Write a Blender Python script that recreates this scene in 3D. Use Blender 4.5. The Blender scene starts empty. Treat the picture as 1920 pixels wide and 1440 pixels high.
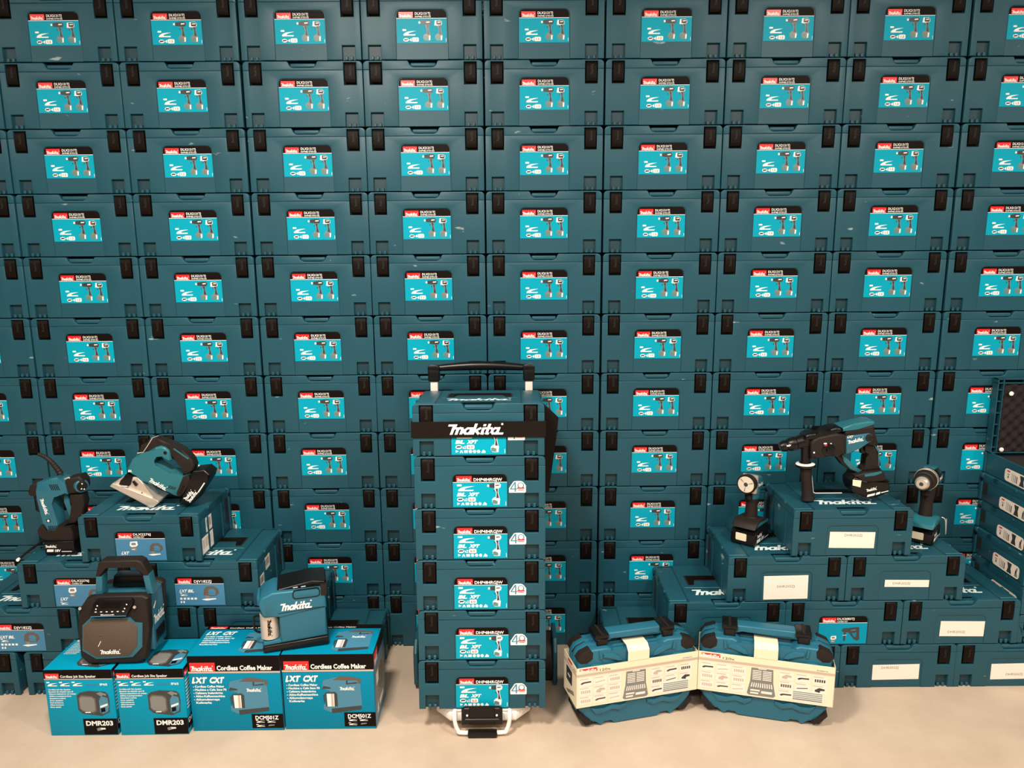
import bpy, bmesh, math, random
from mathutils import Matrix, Vector
from mathutils.geometry import delaunay_2d_cdt
S = bpy.context.scene
COL = S.collection
R = math.radians
random.seed(7)

# ------------------------------------------------------------------ camera
cam = bpy.data.cameras.new('camera'); camo = bpy.data.objects.new('camera', cam); COL.objects.link(camo)
cam.sensor_fit = 'HORIZONTAL'; cam.sensor_width = 36.0; cam.lens = 36.0 * 1450 / 1920
cam.clip_start = .05; cam.clip_end = 60
PI_, YA_, RO_ = .192, .0031, -.0072
_fw = Vector((math.sin(YA_) * math.cos(PI_), math.cos(YA_) * math.cos(PI_), -math.sin(PI_)))
_rt = Vector((math.cos(YA_), -math.sin(YA_), 0)); _up = _rt.cross(_fw)
_r2 = _rt * math.cos(RO_) + _up * math.sin(RO_); _u2 = _up * math.cos(RO_) - _rt * math.sin(RO_)
_m = Matrix((_r2, _u2, -_fw)).transposed().to_4x4(); _m.translation = (0, -2.702, 1.54)
camo.matrix_world = _m
S.camera = camo

# ------------------------------------------------------------------ world, exposure, overhead lights
w = bpy.data.worlds.new('room_ambient'); S.world = w; w.use_nodes = True
w.node_tree.nodes['Background'].inputs[0].default_value = (.80, .86, .95, 1)
w.node_tree.nodes['Background'].inputs[1].default_value = .012
S.view_settings.view_transform = 'Standard'; S.view_settings.look = 'None'
S.view_settings.gamma = 1; S.view_settings.use_curve_mapping = False
S.view_settings.exposure = 0.0
LAMPS = [(-3.1, -2.0, 2.80, 45), (-.62, -1.75, 2.72, 92), (1.50, -2.1, 2.85, 62), (3.7, -2.0, 2.80, 56), (-2.0, -3.7, 3.05, 60), (.4, -3.7, 3.05, 60), (2.8, -3.7, 3.05, 60)]
for x, y, z, p in LAMPS:
    l = bpy.data.lights.new('overhead_light', 'AREA'); l.shape = 'RECTANGLE'; l.size = .35; l.size_y = .35
    if y < -3: l.size = 1.6; l.size_y = .5  # rear row, added to raise sheen on the upper case rows
    l.energy = p; l.color = (1.0, .91, .80)
    o = bpy.data.objects.new('overhead_light', l); o.location = (x, y, z); COL.objects.link(o)

# ------------------------------------------------------------------ materials
MATS = {}
def mat(name, col, rough=.5, metal=0., bump=0., bscale=200., vary=0., scuff=0., coat=0., spec=.5, vscale=3.):
    if name in MATS: return MATS[name]
    m = bpy.data.materials.new(name); m.use_nodes = True; MATS[name] = m
    nt = m.node_tree; b = nt.nodes['Principled BSDF']
    b.inputs['Base Color'].default_value = (*col, 1); b.inputs['Roughness'].default_value = rough
    b.inputs['Metallic'].default_value = metal; b.inputs['Specular IOR Level'].default_value = spec
    if coat: b.inputs['Coat Weight'].default_value = coat; b.inputs['Coat Roughness'].default_value = .15
    tc = nt.nodes.new('ShaderNodeTexCoord'); src = None
    if vary or scuff:
        oi = nt.nodes.new('ShaderNodeObjectInfo'); mp = nt.nodes.new('ShaderNodeVectorMath'); mp.operation = 'ADD'
        mu = nt.nodes.new('ShaderNodeVectorMath'); mu.operation = 'SCALE'; cmb = nt.nodes.new('ShaderNodeCombineXYZ')
        nt.links.new(oi.outputs['Random'], cmb.inputs[0]); nt.links.new(oi.outputs['Random'], cmb.inputs[2])
        nt.links.new(cmb.outputs[0], mu.inputs[0]); mu.inputs['Scale'].default_value = 37.
        nt.links.new(tc.outputs['Object'], mp.inputs[0]); nt.links.new(mu.outputs[0], mp.inputs[1]); src = mp.outputs[0]
    last = None
    if vary:
        n = nt.nodes.new('ShaderNodeTexNoise'); n.inputs['Scale'].default_value = vscale; n.inputs['Detail'].default_value = 5
        nt.links.new(src, n.inputs['Vector'])
        mx = nt.nodes.new('ShaderNodeMix'); mx.data_type = 'RGBA'
        mx.inputs['A'].default_value = (*[c * (1 - vary) for c in col], 1); mx.inputs['B'].default_value = (*[min(1, c * (1 + vary)) for c in col], 1)
        nt.links.new(n.outputs[0], mx.inputs['Factor']); last = mx.outputs['Result']
    if scuff:
        n = nt.nodes.new('ShaderNodeTexNoise'); n.inputs['Scale'].default_value = 16; n.inputs['Detail'].default_value = 3
        sc = nt.nodes.new('ShaderNodeVectorMath'); sc.operation = 'MULTIPLY'; sc.inputs[1].default_value = (.8, 1, 2.4)
        nt.links.new(src, sc.inputs[0]); nt.links.new(sc.outputs[0], n.inputs['Vector'])
        rp = nt.nodes.new('ShaderNodeMapRange'); rp.inputs[1].default_value = .70; rp.inputs[2].default_value = .75; rp.inputs[4].default_value = scuff
        nt.links.new(n.outputs[0], rp.inputs[0])
        mx = nt.nodes.new('ShaderNodeMix'); mx.data_type = 'RGBA'
        if last: nt.links.new(last, mx.inputs['A'])
        else: mx.inputs['A'].default_value = (*col, 1)
        mx.inputs['B'].default_value = (.45, .55, .55, 1)
        nt.links.new(rp.outputs[0], mx.inputs['Factor']); last = mx.outputs['Result']
    if last: nt.links.new(last, b.inputs['Base Color'])
    if bump:
        n = nt.nodes.new('ShaderNodeTexNoise'); n.inputs['Scale'].default_value = bscale; n.inputs['Detail'].default_value = 2
        nt.links.new(tc.outputs['Object'], n.inputs['Vector'])
        bp = nt.nodes.new('ShaderNodeBump'); bp.inputs['Strength'].default_value = bump; bp.inputs['Distance'].default_value = .002
        nt.links.new(n.outputs[0], bp.inputs['Height']); nt.links.new(bp.outputs[0], b.inputs['Normal'])
    return m
mat('teal_plastic', (.009, .070, .099), .45, spec=.40, bump=.10, bscale=500, vary=.07, scuff=.55)
mat('teal_recess_shade', (.002, .034, .048), .5)  # darker teal for pocket backs and grooves, their shade put into the colour
mat('latch_plastic', (.0062, .0034, .0022), .5, spec=.1)
mat('black_plastic', (.004, .0032, .003), .34, spec=.35)
mat('soft_black', (.016, .0108, .0086), .55, spec=.25, bump=.1, bscale=400)
mat('tool_teal', (.018, .140, .172), .36, spec=.4, vary=.05)
mat('tool_blue', (.020, .120, .170), .36, spec=.4)
mat('case_blue', (.016, .125, .190), .38, spec=.4, vary=.05)
mat('print_black', (.006, .003, .0025), .5, spec=.1)
mat('print_cyan', (.0, .33, .46), .45, spec=.15)
mat('print_blue', (.0, .215, .355), .45, spec=.12, vary=.03)
mat('print_skyblue', (.0, .27, .42), .45, spec=.12, vary=.03)
mat('print_pale', (.05, .20, .35), .45)
mat('print_red', (.80, .016, .018), .35)
mat('print_white', (.86, .84, .80), .4)
mat('print_grey', (.20, .20, .19), .4)
mat('print_dark', (.035, .04, .04), .4)
mat('print_green', (.10, .22, .20), .4)
mat('print_brown', (.11, .085, .07), .4)
mat('print_steel', (.055, .21, .32), .4)
mat('embossed_white', (.75, .86, .86), .4)
mat('embossed_pale', (.20, .48, .52), .4)
mat('silver_metal', (.66, .58, .50), .38, metal=.6)
mat('matt_aluminium', (.66, .58, .51), .38, metal=.5)
mat('white_metal', (.86, .81, .75), .45)
mat('cream_card', (.84, .73, .52), .55)
mat('note_paper', (.87, .76, .66), .7)
mat('card_grey', (.55, .42, .34), .6)
mat('foam', (.012, .006, .005), .95)
mat('mesh_brown', (.085, .056, .038), .6, bump=.8, bscale=700)
mat('red_plastic', (.6, .02, .03), .4)
mat('bright_lens', (.85, .82, .74), .15, metal=.6)
mat('fabric_black', (.010, .0065, .005), .85, spec=.1, bump=.25, bscale=900)
mat('white_wall', (.15, .145, .14), .8, bump=.1, bscale=60)
mat('dark_gap_shade', (.004, .006, .007), .9)  # near-black for slot backs and recess floors, shade put into the colour

# ------------------------------------------------------------------ mesh helpers
class MB:
    def __init__(s): s.v = []; s.f = []; s.mi = []; s.mats = []; s.M = Matrix.Identity(4)
    def idx(s, m):
        if m not in s.mats: s.mats.append(m)
        return s.mats.index(m)
    def add(s, verts, faces, m):
        n = len(s.v); i = s.idx(m)
        for p in verts: s.v.append(s.M @ Vector(p))
        for f in faces: s.f.append([n + k for k in f]); s.mi.append(i)
    def bm(s, b, m):
        b.verts.index_update(); s.add([v.co.copy() for v in b.verts], [[v.index for v in f.verts] for f in b.faces], m); b.free()
    def mesh(s, name, ang=35):
        me = bpy.data.meshes.new(name); me.from_pydata([tuple(v) for v in s.v], [], s.f)
        for m in s.mats: me.materials.append(MATS[m])
        me.polygons.foreach_set('material_index', s.mi)
        me.polygons.foreach_set('use_smooth', [True] * len(s.f))
        me.update(); me.set_sharp_from_angle(angle=R(ang)); return me
    # --- solids
    def prism(s, poly, y0, y1, m, bev=0., seg=2, back=True):
        """polygon in x,z extruded from y0 (front) to y1"""
        if bev and not back: return s.slab(poly, y0, y1, m, bev, seg)
        b = bmesh.new(); a = sum(poly[i][0] * poly[(i + 1) % len(poly)][1] - poly[(i + 1) % len(poly)][0] * poly[i][1] for i in range(len(poly)))
        if a < 0: poly = poly[::-1]
        F = [b.verts.new((x, y0, z)) for x, z in poly]; B = [b.verts.new((x, y1, z)) for x, z in poly]
        n = len(poly); b.faces.new(F); b.faces.new(B[::-1])
        for i in range(n): b.faces.new((F[i], B[i], B[(i + 1) % n], F[(i + 1) % n]))
        if bev:
            es = [e for e in b.edges if abs(e.verts[0].co.y - e.verts[1].co.y) < 1e-7 and (back or abs(e.verts[0].co.y - y0) < 1e-6)]
            bmesh.ops.bevel(b, geom=es, offset=bev, segments=seg, profile=.5, affect='EDGES', clamp_overlap=True)
        b.normal_update(); bmesh.ops.triangulate(b, faces=[f for f in b.faces if len(f.verts) > 4])
        bmesh.ops.recalc_face_normals(b, faces=b.faces[:])
        s.bm(b, m)
    def slab(s, poly, y0, y1, m, r, seg):
        """extrusion whose front rim is rounded: rings of the outline, each set back a little"""
        n = len(poly); a = sum(poly[i][0] * poly[(i + 1) % n][1] - poly[(i + 1) % n][0] * poly[i][1] for i in range(n))
        if a < 0: poly = poly[::-1]
        off = []
        for i in range(n):
            p, q, t = Vector(poly[i - 1]), Vector(poly[i]), Vector(poly[(i + 1) % n])
            d1 = (q - p).normalized(); d2 = (t - q).normalized(); n1 = Vector((-d1.y, d1.x)); n2 = Vector((-d2.y, d2.x)); k = n1 + n2
            off.append(k / max(k.dot(n1), .35))
        V = []
        for j in range(seg + 1):
            th = math.pi / 2 * j / seg; ins = r * (1 - math.sin(th)); y = y0 + r * (1 - math.cos(th))
            V += [(poly[i][0] + off[i].x * ins, y, poly[i][1] + off[i].y * ins) for i in range(n)]
        V += [(x, y1, z) for x, z in poly]
        b = bmesh.new(); v = [b.verts.new(p) for p in V]; f0 = b.faces.new(v[:n]); b.faces.new(v[-n:][::-1])
        for j in range(seg + 1):
            for i in range(n): k = (i + 1) % n; b.faces.new((v[j * n + i], v[(j + 1) * n + i], v[(j + 1) * n + k], v[j * n + k]))
        b.normal_update(); bmesh.ops.triangulate(b, faces=[f for f in b.faces if len(f.verts) > 4]); s.bm(b, m)
    def box(s, x0, x1, y0, y1, z0, z1, m, bev=0., seg=1):
        b = bmesh.new(); bmesh.ops.create_cube(b, size=1)
        for v in b.verts: v.co = Vector(((x0 + x1) / 2 + v.co.x * (x1 - x0), (y0 + y1) / 2 + v.co.y * (y1 - y0), (z0 + z1) / 2 + v.co.z * (z1 - z0)))
        if bev: bmesh.ops.bevel(b, geom=b.edges[:], offset=bev, segments=seg, profile=.5, affect='EDGES', clamp_overlap=True)
        s.bm(b, m)
    def lathe(s, p0, ax, prof, m, n=24):
        """prof: (distance along axis, radius)"""
        ax = Vector(ax).normalized(); t = Vector((0, 0, 1)) if abs(ax.z) < .9 else Vector((1, 0, 0))
        u = ax.cross(t).normalized(); v = ax.cross(u); p0 = Vector(p0); V = []; Fc = []
        for d, r in prof:
            for k in range(n):
                a = 2 * math.pi * k / n; V.append(p0 + ax * d + (u * math.cos(a) + v * math.sin(a)) * max(r, 1e-5))
        for j in range(len(prof) - 1):
            for k in range(n): Fc.append((j * n + k, j * n + (k + 1) % n, (j + 1) * n + (k + 1) % n, (j + 1) * n + k))
        Fc.append(tuple(range(n))[::-1]); Fc.append(tuple((len(prof) - 1) * n + k for k in range(n)))
        b = bmesh.new(); vs = [b.verts.new(p) for p in V]
        for f in Fc: b.faces.new([vs[i] for i in f])
        bmesh.ops.recalc_face_normals(b, faces=b.faces[:]); s.bm(b, m)
    def cyl(s, p0, p1, r, m, n=20, r1=None):
        d = Vector(p1) - Vector(p0); L = d.length; r1 = r if r1 is None else r1; c = min(r, L) * .08
        s.lathe(p0, d, [(0, r - c), (c, r), (L - c, r1), (L, r1 - c)], m, n)
    def tube(s, pts, r, m, n=10, rf=None):
        pts = [Vector(p) for p in pts]; V = []; Fc = []; N = len(pts); u = None
        for i, p in enumerate(pts):
            t = (pts[min(i + 1, N - 1)] - pts[max(i - 1, 0)]).normalized()
            if u is None: u = t.cross(Vector((0, 0, 1)) if abs(t.z) < .9 else Vector((1, 0, 0))).normalized()
            u = (u - t * u.dot(t)).normalized(); v = t.cross(u); rr = rf(i / (N - 1)) if rf else r
            for k in range(n): a = 2 * math.pi * k / n; V.append(p + (u * math.cos(a) + v * math.sin(a)) * rr)
        for j in range(N - 1):
            for k in range(n): Fc.append((j * n + k, j * n + (k + 1) % n, (j + 1) * n + (k + 1) % n, (j + 1) * n + k))
        Fc += [tuple(range(n))[::-1], tuple((N - 1) * n + k for k in range(n))]; s.add(V, Fc, m)
    # --- flat printed art, in the x,z plane at depth y, facing -y
    def flat(s, poly, y, m):
        s.n = getattr(s, 'n', 0) + 1; y = y - (s.n % 8) * 2e-5      # overlapping prints never share a plane
        b = bmesh.new(); a = sum(poly[i][0] * poly[(i + 1) % len(poly)][1] - poly[(i + 1) % len(poly)][0] * poly[i][1] for i in range(len(poly)))
        if a < 0: poly = poly[::-1]
        f = b.faces.new([b.verts.new((x, y, z)) for x, z in poly]); f.normal_update()
        if len(poly) > 4: bmesh.ops.triangulate(b, faces=[f])
        s.bm(b, m)
    def rect(s, x0, x1, z0, z1, y, m): s.flat([(x0, z0), (x1, z0), (x1, z1), (x0, z1)], y, m)
    def disc(s, x, z, r, y, m, n=14, rz=None): s.flat([(x + r * math.cos(2 * math.pi * k / n), z + (rz or r) * math.sin(2 * math.pi * k / n)) for k in range(n)], y, m)
    def text(s, t, x, z, h, y, m, w=None, sh=0., bold=.02, al='L'):
        V, Fc, W, H = text_geo(t, bold); k = h / .72; kx = k if w is None else w / W
        ox = x - (W * kx if al == 'R' else W * kx / 2 if al == 'C' else 0)
        s.add([(ox + vx * kx + vz * k * sh, y, z + vz * k) for vx, vz in V], Fc, m)
    def logo(s, x, z, wd, h, y, m, thick=0.):
        """bold slanted script word mark"""
        kx = wd / 4.55; T = .19; vs = []; fs = []
        for st in LOGO:
            for i in range(len(st) - 1):
                (ax, az), (bx, bz) = st[i], st[i + 1]
                dx, dz = bx - ax, bz - az; L = math.hypot(dx, dz) or 1; nx, nz = -dz / L * T / 2, dx / L * T / 2; ex, ez = dx / L * T * .42, dz / L * T * .42
                q = [(ax - ex + nx * 1.15, az - ez + nz), (ax - ex - nx * 1.15, az - ez - nz), (bx + ex - nx * 1.15, bz + ez - nz), (bx + ex + nx * 1.15, bz + ez + nz)]
                fs.append([len(vs) + k for k in range(4)]); vs += [Vector(p) for p in q]
        r = delaunay_2d_cdt(vs, [], fs, 1, 1e-4); V2 = [(x + (p.x + .32 * p.y) * kx, z + p.y * h) for p in r[0]]; F2 = [list(f) for f, o in zip(r[2], r[5]) if o]
        for f in F2:
            a = sum(V2[f[k]][0] * V2[f[(k + 1) % len(f)]][1] - V2[f[(k + 1) % len(f)]][0] * V2[f[k]][1] for k in range(len(f)))
            if a < 0: f.reverse()
        s.add([(a, y, c) for a, c in V2], F2, m)
        if thick:
            cnt = {}
            for f in F2:
                for k in range(len(f)): e = (f[k], f[(k + 1) % len(f)]); cnt[e] = 1
            n0 = len(V2); sd = [(a, b, b + n0, a + n0) for a, b in cnt if (b, a) not in cnt]
            s.add([(a, y, c) for a, c in V2] + [(a, y + thick, c) for a, c in V2], [q[::-1] for q in sd], m)
        s.disc(x + (4.02 + .32) * kx, z + 1.0 * h, .11 * h, y, m, 8)
    def swoosh(s, x, z, wd, h, y, m='print_white'):
        for P in ([(.05, .12), (.9, .12), (.95, .28), (.05, .28)], [(.05, .28), (.40, .28), (.44, .46), (.62, .58), (.35, .66), (.14, .46)], [(.35, .66), (.62, .58), (1, .76), (.60, .72)]):
            s.flat([(x + a * wd, z + b * h) for a, b in P], y, m)
        s.rect(x - .02 * wd, x + .25 * wd, z + .76 * h, z + h, y, m)
    def badge(s, x, z, wd, h, y):
        s.rect(x, x + wd, z, z + h, y, 'print_red'); s.logo(x + .02 * wd, z + .02 * h, wd * .93, h * .58, y - .0003, 'print_white')
LOGO = [[(-.1, .9), (.42, .9)], [(.30, .92), (.30, .08)], [(.30, .5), (.45, .64), (.62, .6), (.68, .45), (.68, .08)], [(.68, .5), (.82, .64), (.98, .6), (1.05, .45), (1.05, .1)],
        [(1.72, .6), (1.42, .6), (1.28, .45), (1.28, .22), (1.42, .09), (1.6, .09), (1.72, .25)], [(1.74, .62), (1.74, .08)],
        [(1.98, .98), (1.98, .08)], [(2.42, .6), (2.05, .33)], [(2.15, .38), (2.42, .08)], [(2.68, .6), (2.68, .1), (2.78, .08)], [(2.68, .88), (2.68, .92)],
        [(3.05, .95), (3.05, .1), (3.18, .08)], [(2.86, .6), (3.3, .6)],
        [(3.86, .6), (3.58, .6), (3.44, .45), (3.44, .22), (3.58, .09), (3.74, .09), (3.86, .25)], [(3.88, .62), (3.88, .08), (4.3, .08)]]
_TX = {}
def text_geo(t, bold):
    k = (t, bold)
    if k not in _TX:
        c = bpy.data.curves.new('t', 'FONT'); c.body = t; c.resolution_u = 2; c.offset = bold; c.size = 1
        o = bpy.data.objects.new('t', c); me = bpy.data.meshes.new_from_object(o)
        V = [(v.co.x, v.co.y) for v in me.vertices]; Fc = [tuple(p.vertices) for p in me.polygons]
        x0 = min(v[0] for v in V); V = [(a - x0, b) for a, b in V]; W = max(v[0] for v in V)
        _TX[k] = (V, Fc, W, 1.); bpy.data.objects.remove(o); bpy.data.curves.remove(c); bpy.data.meshes.remove(me)
        # faces must look towards -y when laid on x,z
    return _TX[k]

def part(name, mb, parent, loc=None, rot=None, label=None):
    me = mb if isinstance(mb, bpy.types.Mesh) else mb.mesh(name)
    o = bpy.data.objects.new(name, me); COL.objects.link(o); o.parent = parent
    if loc: o.location = loc
    if rot: o.rotation_euler = rot
    if label: o['label'] = label
    return o
def thing(name, label, cat, loc=(0, 0, 0), rz=0., group=None, rot=None):
    o = bpy.data.objects.new(name, None); COL.objects.link(o); o.empty_display_size = .05
    o.location = loc; o.rotation_euler = rot or (0, 0, rz); tag(o, label, cat, group); return o
def solo(name, mb, label, cat, loc=(0, 0, 0), rz=0., group=None):
    o = bpy.data.objects.new(name, mb.mesh(name)); COL.objects.link(o); o.location = loc; o.rotation_euler = (0, 0, rz); tag(o, label, cat, group); return o
def tag(o, label, cat, group=None):
    o['label'] = label; o['category'] = cat
    if group: o['group'] = group
def struct(name, mb):
    o = bpy.data.objects.new(name, mb.mesh(name)); COL.objects.link(o); o['kind'] = 'structure'; return o
def arc(cx, cz, r, a0, a1, n=5): return [(cx + r * math.cos(R(a0 + (a1 - a0) * k / n)), cz + r * math.sin(R(a0 + (a1 - a0) * k / n))) for k in range(n + 1)]
def rrect(x0, x1, z0, z1, r, n=4):
    return arc(x0 + r, z0 + r, r, 180, 270, n) + arc(x1 - r, z0 + r, r, 270, 360, n) + arc(x1 - r, z1 - r, r, 0, 90, n) + arc(x0 + r, z1 - r, r, 90, 180, n)
def mir(p): return [(-x, z) for x, z in p][::-1]

# profiles of the tools in metres, x across, z up
JIG = {'battery': [(0.1512, 0.1049), (0.1655, 0.1282), (0.2027, 0.1322), (0.2217, 0.1149), (0.2118, 0.0936), (0.1791, 0.0466), (0.1603, 0.0186),
             (0.1472, 0.01), (0.1099, 0.0093), (0.1226, 0.0362), (0.1419, 0.0684), (0.156, 0.0898)],
 'body': [(-0.0583, 0.1259), (-0.0549, 0.1386), (-0.0332, 0.1682), (-0.0194, 0.184), (0.0029, 0.1827), (0.044, 0.2077), (0.0628, 0.2128),
          (0.0786, 0.2074), (0.0897, 0.1957), (0.0929, 0.1629), (0.0842, 0.1577), (0.0631, 0.1716), (0.0501, 0.1855), (0.0416, 0.1824),
          (0.0321, 0.1676), (0.0278, 0.1549), (0.0423, 0.1463), (0.0615, 0.1334), (0.0829, 0.1204), (0.1024, 0.1095), (0.1184, 0.1051),
          (0.1499, 0.1134), (0.155, 0.0898), (0.1329, 0.0599), (0.117, 0.0428), (0.1041, 0.0364), (0.09, 0.0398), (0.0649, 0.0583), (0.0414, 0.0715),
          (0.0209, 0.0931), (0.0102, 0.0889), (0.0014, 0.0825), (-0.0054, 0.0976), (-0.0246, 0.1106), (-0.0344, 0.115)],
 'bracket': [(-0.0966, 0.0877), (-0.0872, 0.0994), (-0.0682, 0.1046), (-0.0372, 0.1075), (-0.0211, 0.1042), (-0.0099, 0.0934), (0.0024, 0.0718),
             (0.0215, 0.035), (0.0351, 0.0262), (0.0007, 0.033), (-0.0424, 0.0549), (-0.0892, 0.0801)],
 'cap': [(0.078, 0.1895)],
 'grip': [(-0.0358, 0.1417), (-0.0195, 0.1829), (-0.0148, 0.1998), (0.0015, 0.2102), (0.0198, 0.2311), (0.0368, 0.2383), (0.0507, 0.2354),
          (0.0724, 0.2281), (0.0994, 0.2125), (0.1284, 0.1954), (0.1474, 0.1794), (0.16, 0.1602), (0.1655, 0.141), (0.1612, 0.1261), (0.1501, 0.1156),
          (0.1203, 0.104), (0.1301, 0.1221), (0.1332, 0.1338), (0.1201, 0.1478), (0.1047, 0.1585), (0.0931, 0.165), (0.0898, 0.1968),
          (0.0766, 0.2075), (0.0628, 0.2128), (0.044, 0.2077), (0.0239, 0.1889), (0.0047, 0.1594), (-0.0116, 0.1383)],
 'holder': [(-0.0732, 0.096), (-0.0585, 0.1195), (-0.0348, 0.1107), (-0.046, 0.0808), (-0.0615, 0.0702), (-0.0868, 0.0833)],
 'lever': [(-0.0386, 0.0936), (-0.0321, 0.0968), (-0.0212, 0.0827), (-0.028, 0.0763)],
 'line2': [(0.146, 0.0209), (0.199, 0.0873)],
 'logo': [(0.0178, 0.1038), (0.0663, 0.0734)],
 'logo2': [(0.128, 0.0275), (0.1617, 0.0597)],
 'plate': [(-0.114, 0.0782), (-0.1048, 0.0877), (-0.0906, 0.0865), (0.0374, 0.0283), (0.0437, 0.025), (0.0405, 0.0175), (0.0248, 0.0042),
           (0.0163, 0.0021)],
 'rear': [(0.1009, 0.0472), (0.1288, 0.1072), (0.1499, 0.1134), (0.155, 0.0898), (0.1256, 0.047), (0.1123, 0.0363)],
 'trigger': [(0.0523, 0.1876), (0.0683, 0.1843), (0.0888, 0.1629), (0.0819, 0.1545), (0.0608, 0.1695)],
 'vents': [(0.0719, 0.068), (0.0774, 0.0604), (0.0741, 0.069), (0.0819, 0.0754)]}
HAM = {'barrel': [(-0.1145, 0.2317), (-0.1024, 0.2402), (-0.0817, 0.2433), (-0.069, 0.241), (-0.0345, 0.2569), (-0.0161, 0.2615), (0.0008, 0.2598),
            (0.0146, 0.2436), (-0.0164, 0.2369), (-0.0677, 0.2216), (-0.0882, 0.2153), (-0.1156, 0.2166)],
 'battery': [(0.0438, 0.0786), (0.0555, 0.0918), (0.099, 0.077), (0.1126, 0.067), (0.1709, 0.0797), (0.1764, 0.0454), (0.1673, 0.0344),
             (0.1293, 0.018), (0.104, 0.0149), (0.0822, 0.0217), (0.0531, 0.0398), (0.0458, 0.0576)],
 'chuck': [(-0.185, 0.1846), (-0.1705, 0.1888), (-0.1436, 0.1951), (-0.1249, 0.1993), (-0.0961, 0.2077)],
 'cover': [(-0.0014, 0.2609), (0.0437, 0.2724), (0.091, 0.2827), (0.1078, 0.2804), (0.1127, 0.2724), (0.1049, 0.2654), (0.0556, 0.254),
           (0.0145, 0.2446), (0.0097, 0.2522)],
 'dial': [(-0.0379, 0.1856)],
 'dots': [(-0.0857, 0.1768), (-0.032, 0.2061), (-0.0188, 0.1832), (-0.0506, 0.202)],
 'foot': [(0.0552, 0.0962), (0.0882, 0.1062), (0.1491, 0.1119), (0.1578, 0.0964), (0.1637, 0.0776), (0.1125, 0.0681), (0.099, 0.0782),
          (0.058, 0.0873)],
 'foottrim': [(0.0866, 0.1003), (0.1429, 0.1102), (0.1445, 0.1042), (0.123, 0.0956), (0.0894, 0.0915)],
 'gear': [(-0.0924, 0.1522), (-0.0972, 0.2078), (-0.0886, 0.2207), (-0.0724, 0.2292), (-0.0167, 0.2417), (0.0173, 0.2349), (0.022, 0.172),
          (0.0119, 0.1656), (-0.0093, 0.1679), (-0.0215, 0.1626), (-0.0634, 0.1586)],
 'handle': [(0.0805, 0.2041), (0.1053, 0.2087), (0.1231, 0.1973), (0.1364, 0.1754), (0.1408, 0.1229), (0.1535, 0.1096), (0.0841, 0.1054),
            (0.0872, 0.119), (0.1034, 0.1276), (0.1034, 0.1539), (0.0985, 0.1627), (0.0975, 0.1757)],
 'knob': [(0.0917, 0.2267)],
 'line2': [(0.1001, 0.0238), (0.1699, 0.041)],
 'logo': [(0.0204, 0.2068), (0.0719, 0.2193)],
 'logo2': [(0.0956, 0.0405), (0.1309, 0.0502)],
 'loop': [(-0.0094, 0.169), (0.0141, 0.1655), (0.0282, 0.1458), (0.0555, 0.1193), (0.0883, 0.1058), (0.0764, 0.096), (0.0525, 0.1039),
          (0.0189, 0.1283), (-0.002, 0.1548)],
 'looptrim': [(0.0141, 0.1655), (0.0226, 0.1633), (0.0368, 0.1435), (0.0619, 0.1192), (0.0881, 0.108), (0.0761, 0.0993), (0.0476, 0.1127),
              (0.0246, 0.137)],
 'lxt': [(0.0178, 0.2284), (0.0342, 0.2326)],
 'panel': [(0.0166, 0.2306), (0.0922, 0.2412), (0.1031, 0.2359), (0.1074, 0.2212), (0.0969, 0.2083), (0.0603, 0.1934), (0.0407, 0.1751),
           (0.0211, 0.1698)],
 'rear': [(0.0145, 0.244), (0.0557, 0.2534), (0.109, 0.2669), (0.1185, 0.2276), (0.1316, 0.195), (0.1055, 0.2061), (0.0807, 0.2019),
          (0.0178, 0.2284)],
 'rod': [(-0.0789, 0.0918), (-0.0683, 0.0286), (0.0275, 0.0278)],
 'side': [(-0.1087, 0.2079), (-0.1025, 0.1294), (-0.1013, 0.1261), (-0.0994, 0.114), (-0.0826, 0.0031)],
 'sticker': [(0.0476, 0.0841), (0.0765, 0.0806), (0.0751, 0.0573), (0.0481, 0.0642)],
 'trigger': [(0.0768, 0.1976), (0.0955, 0.1997), (0.1048, 0.1626), (0.0836, 0.165)]}
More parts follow.
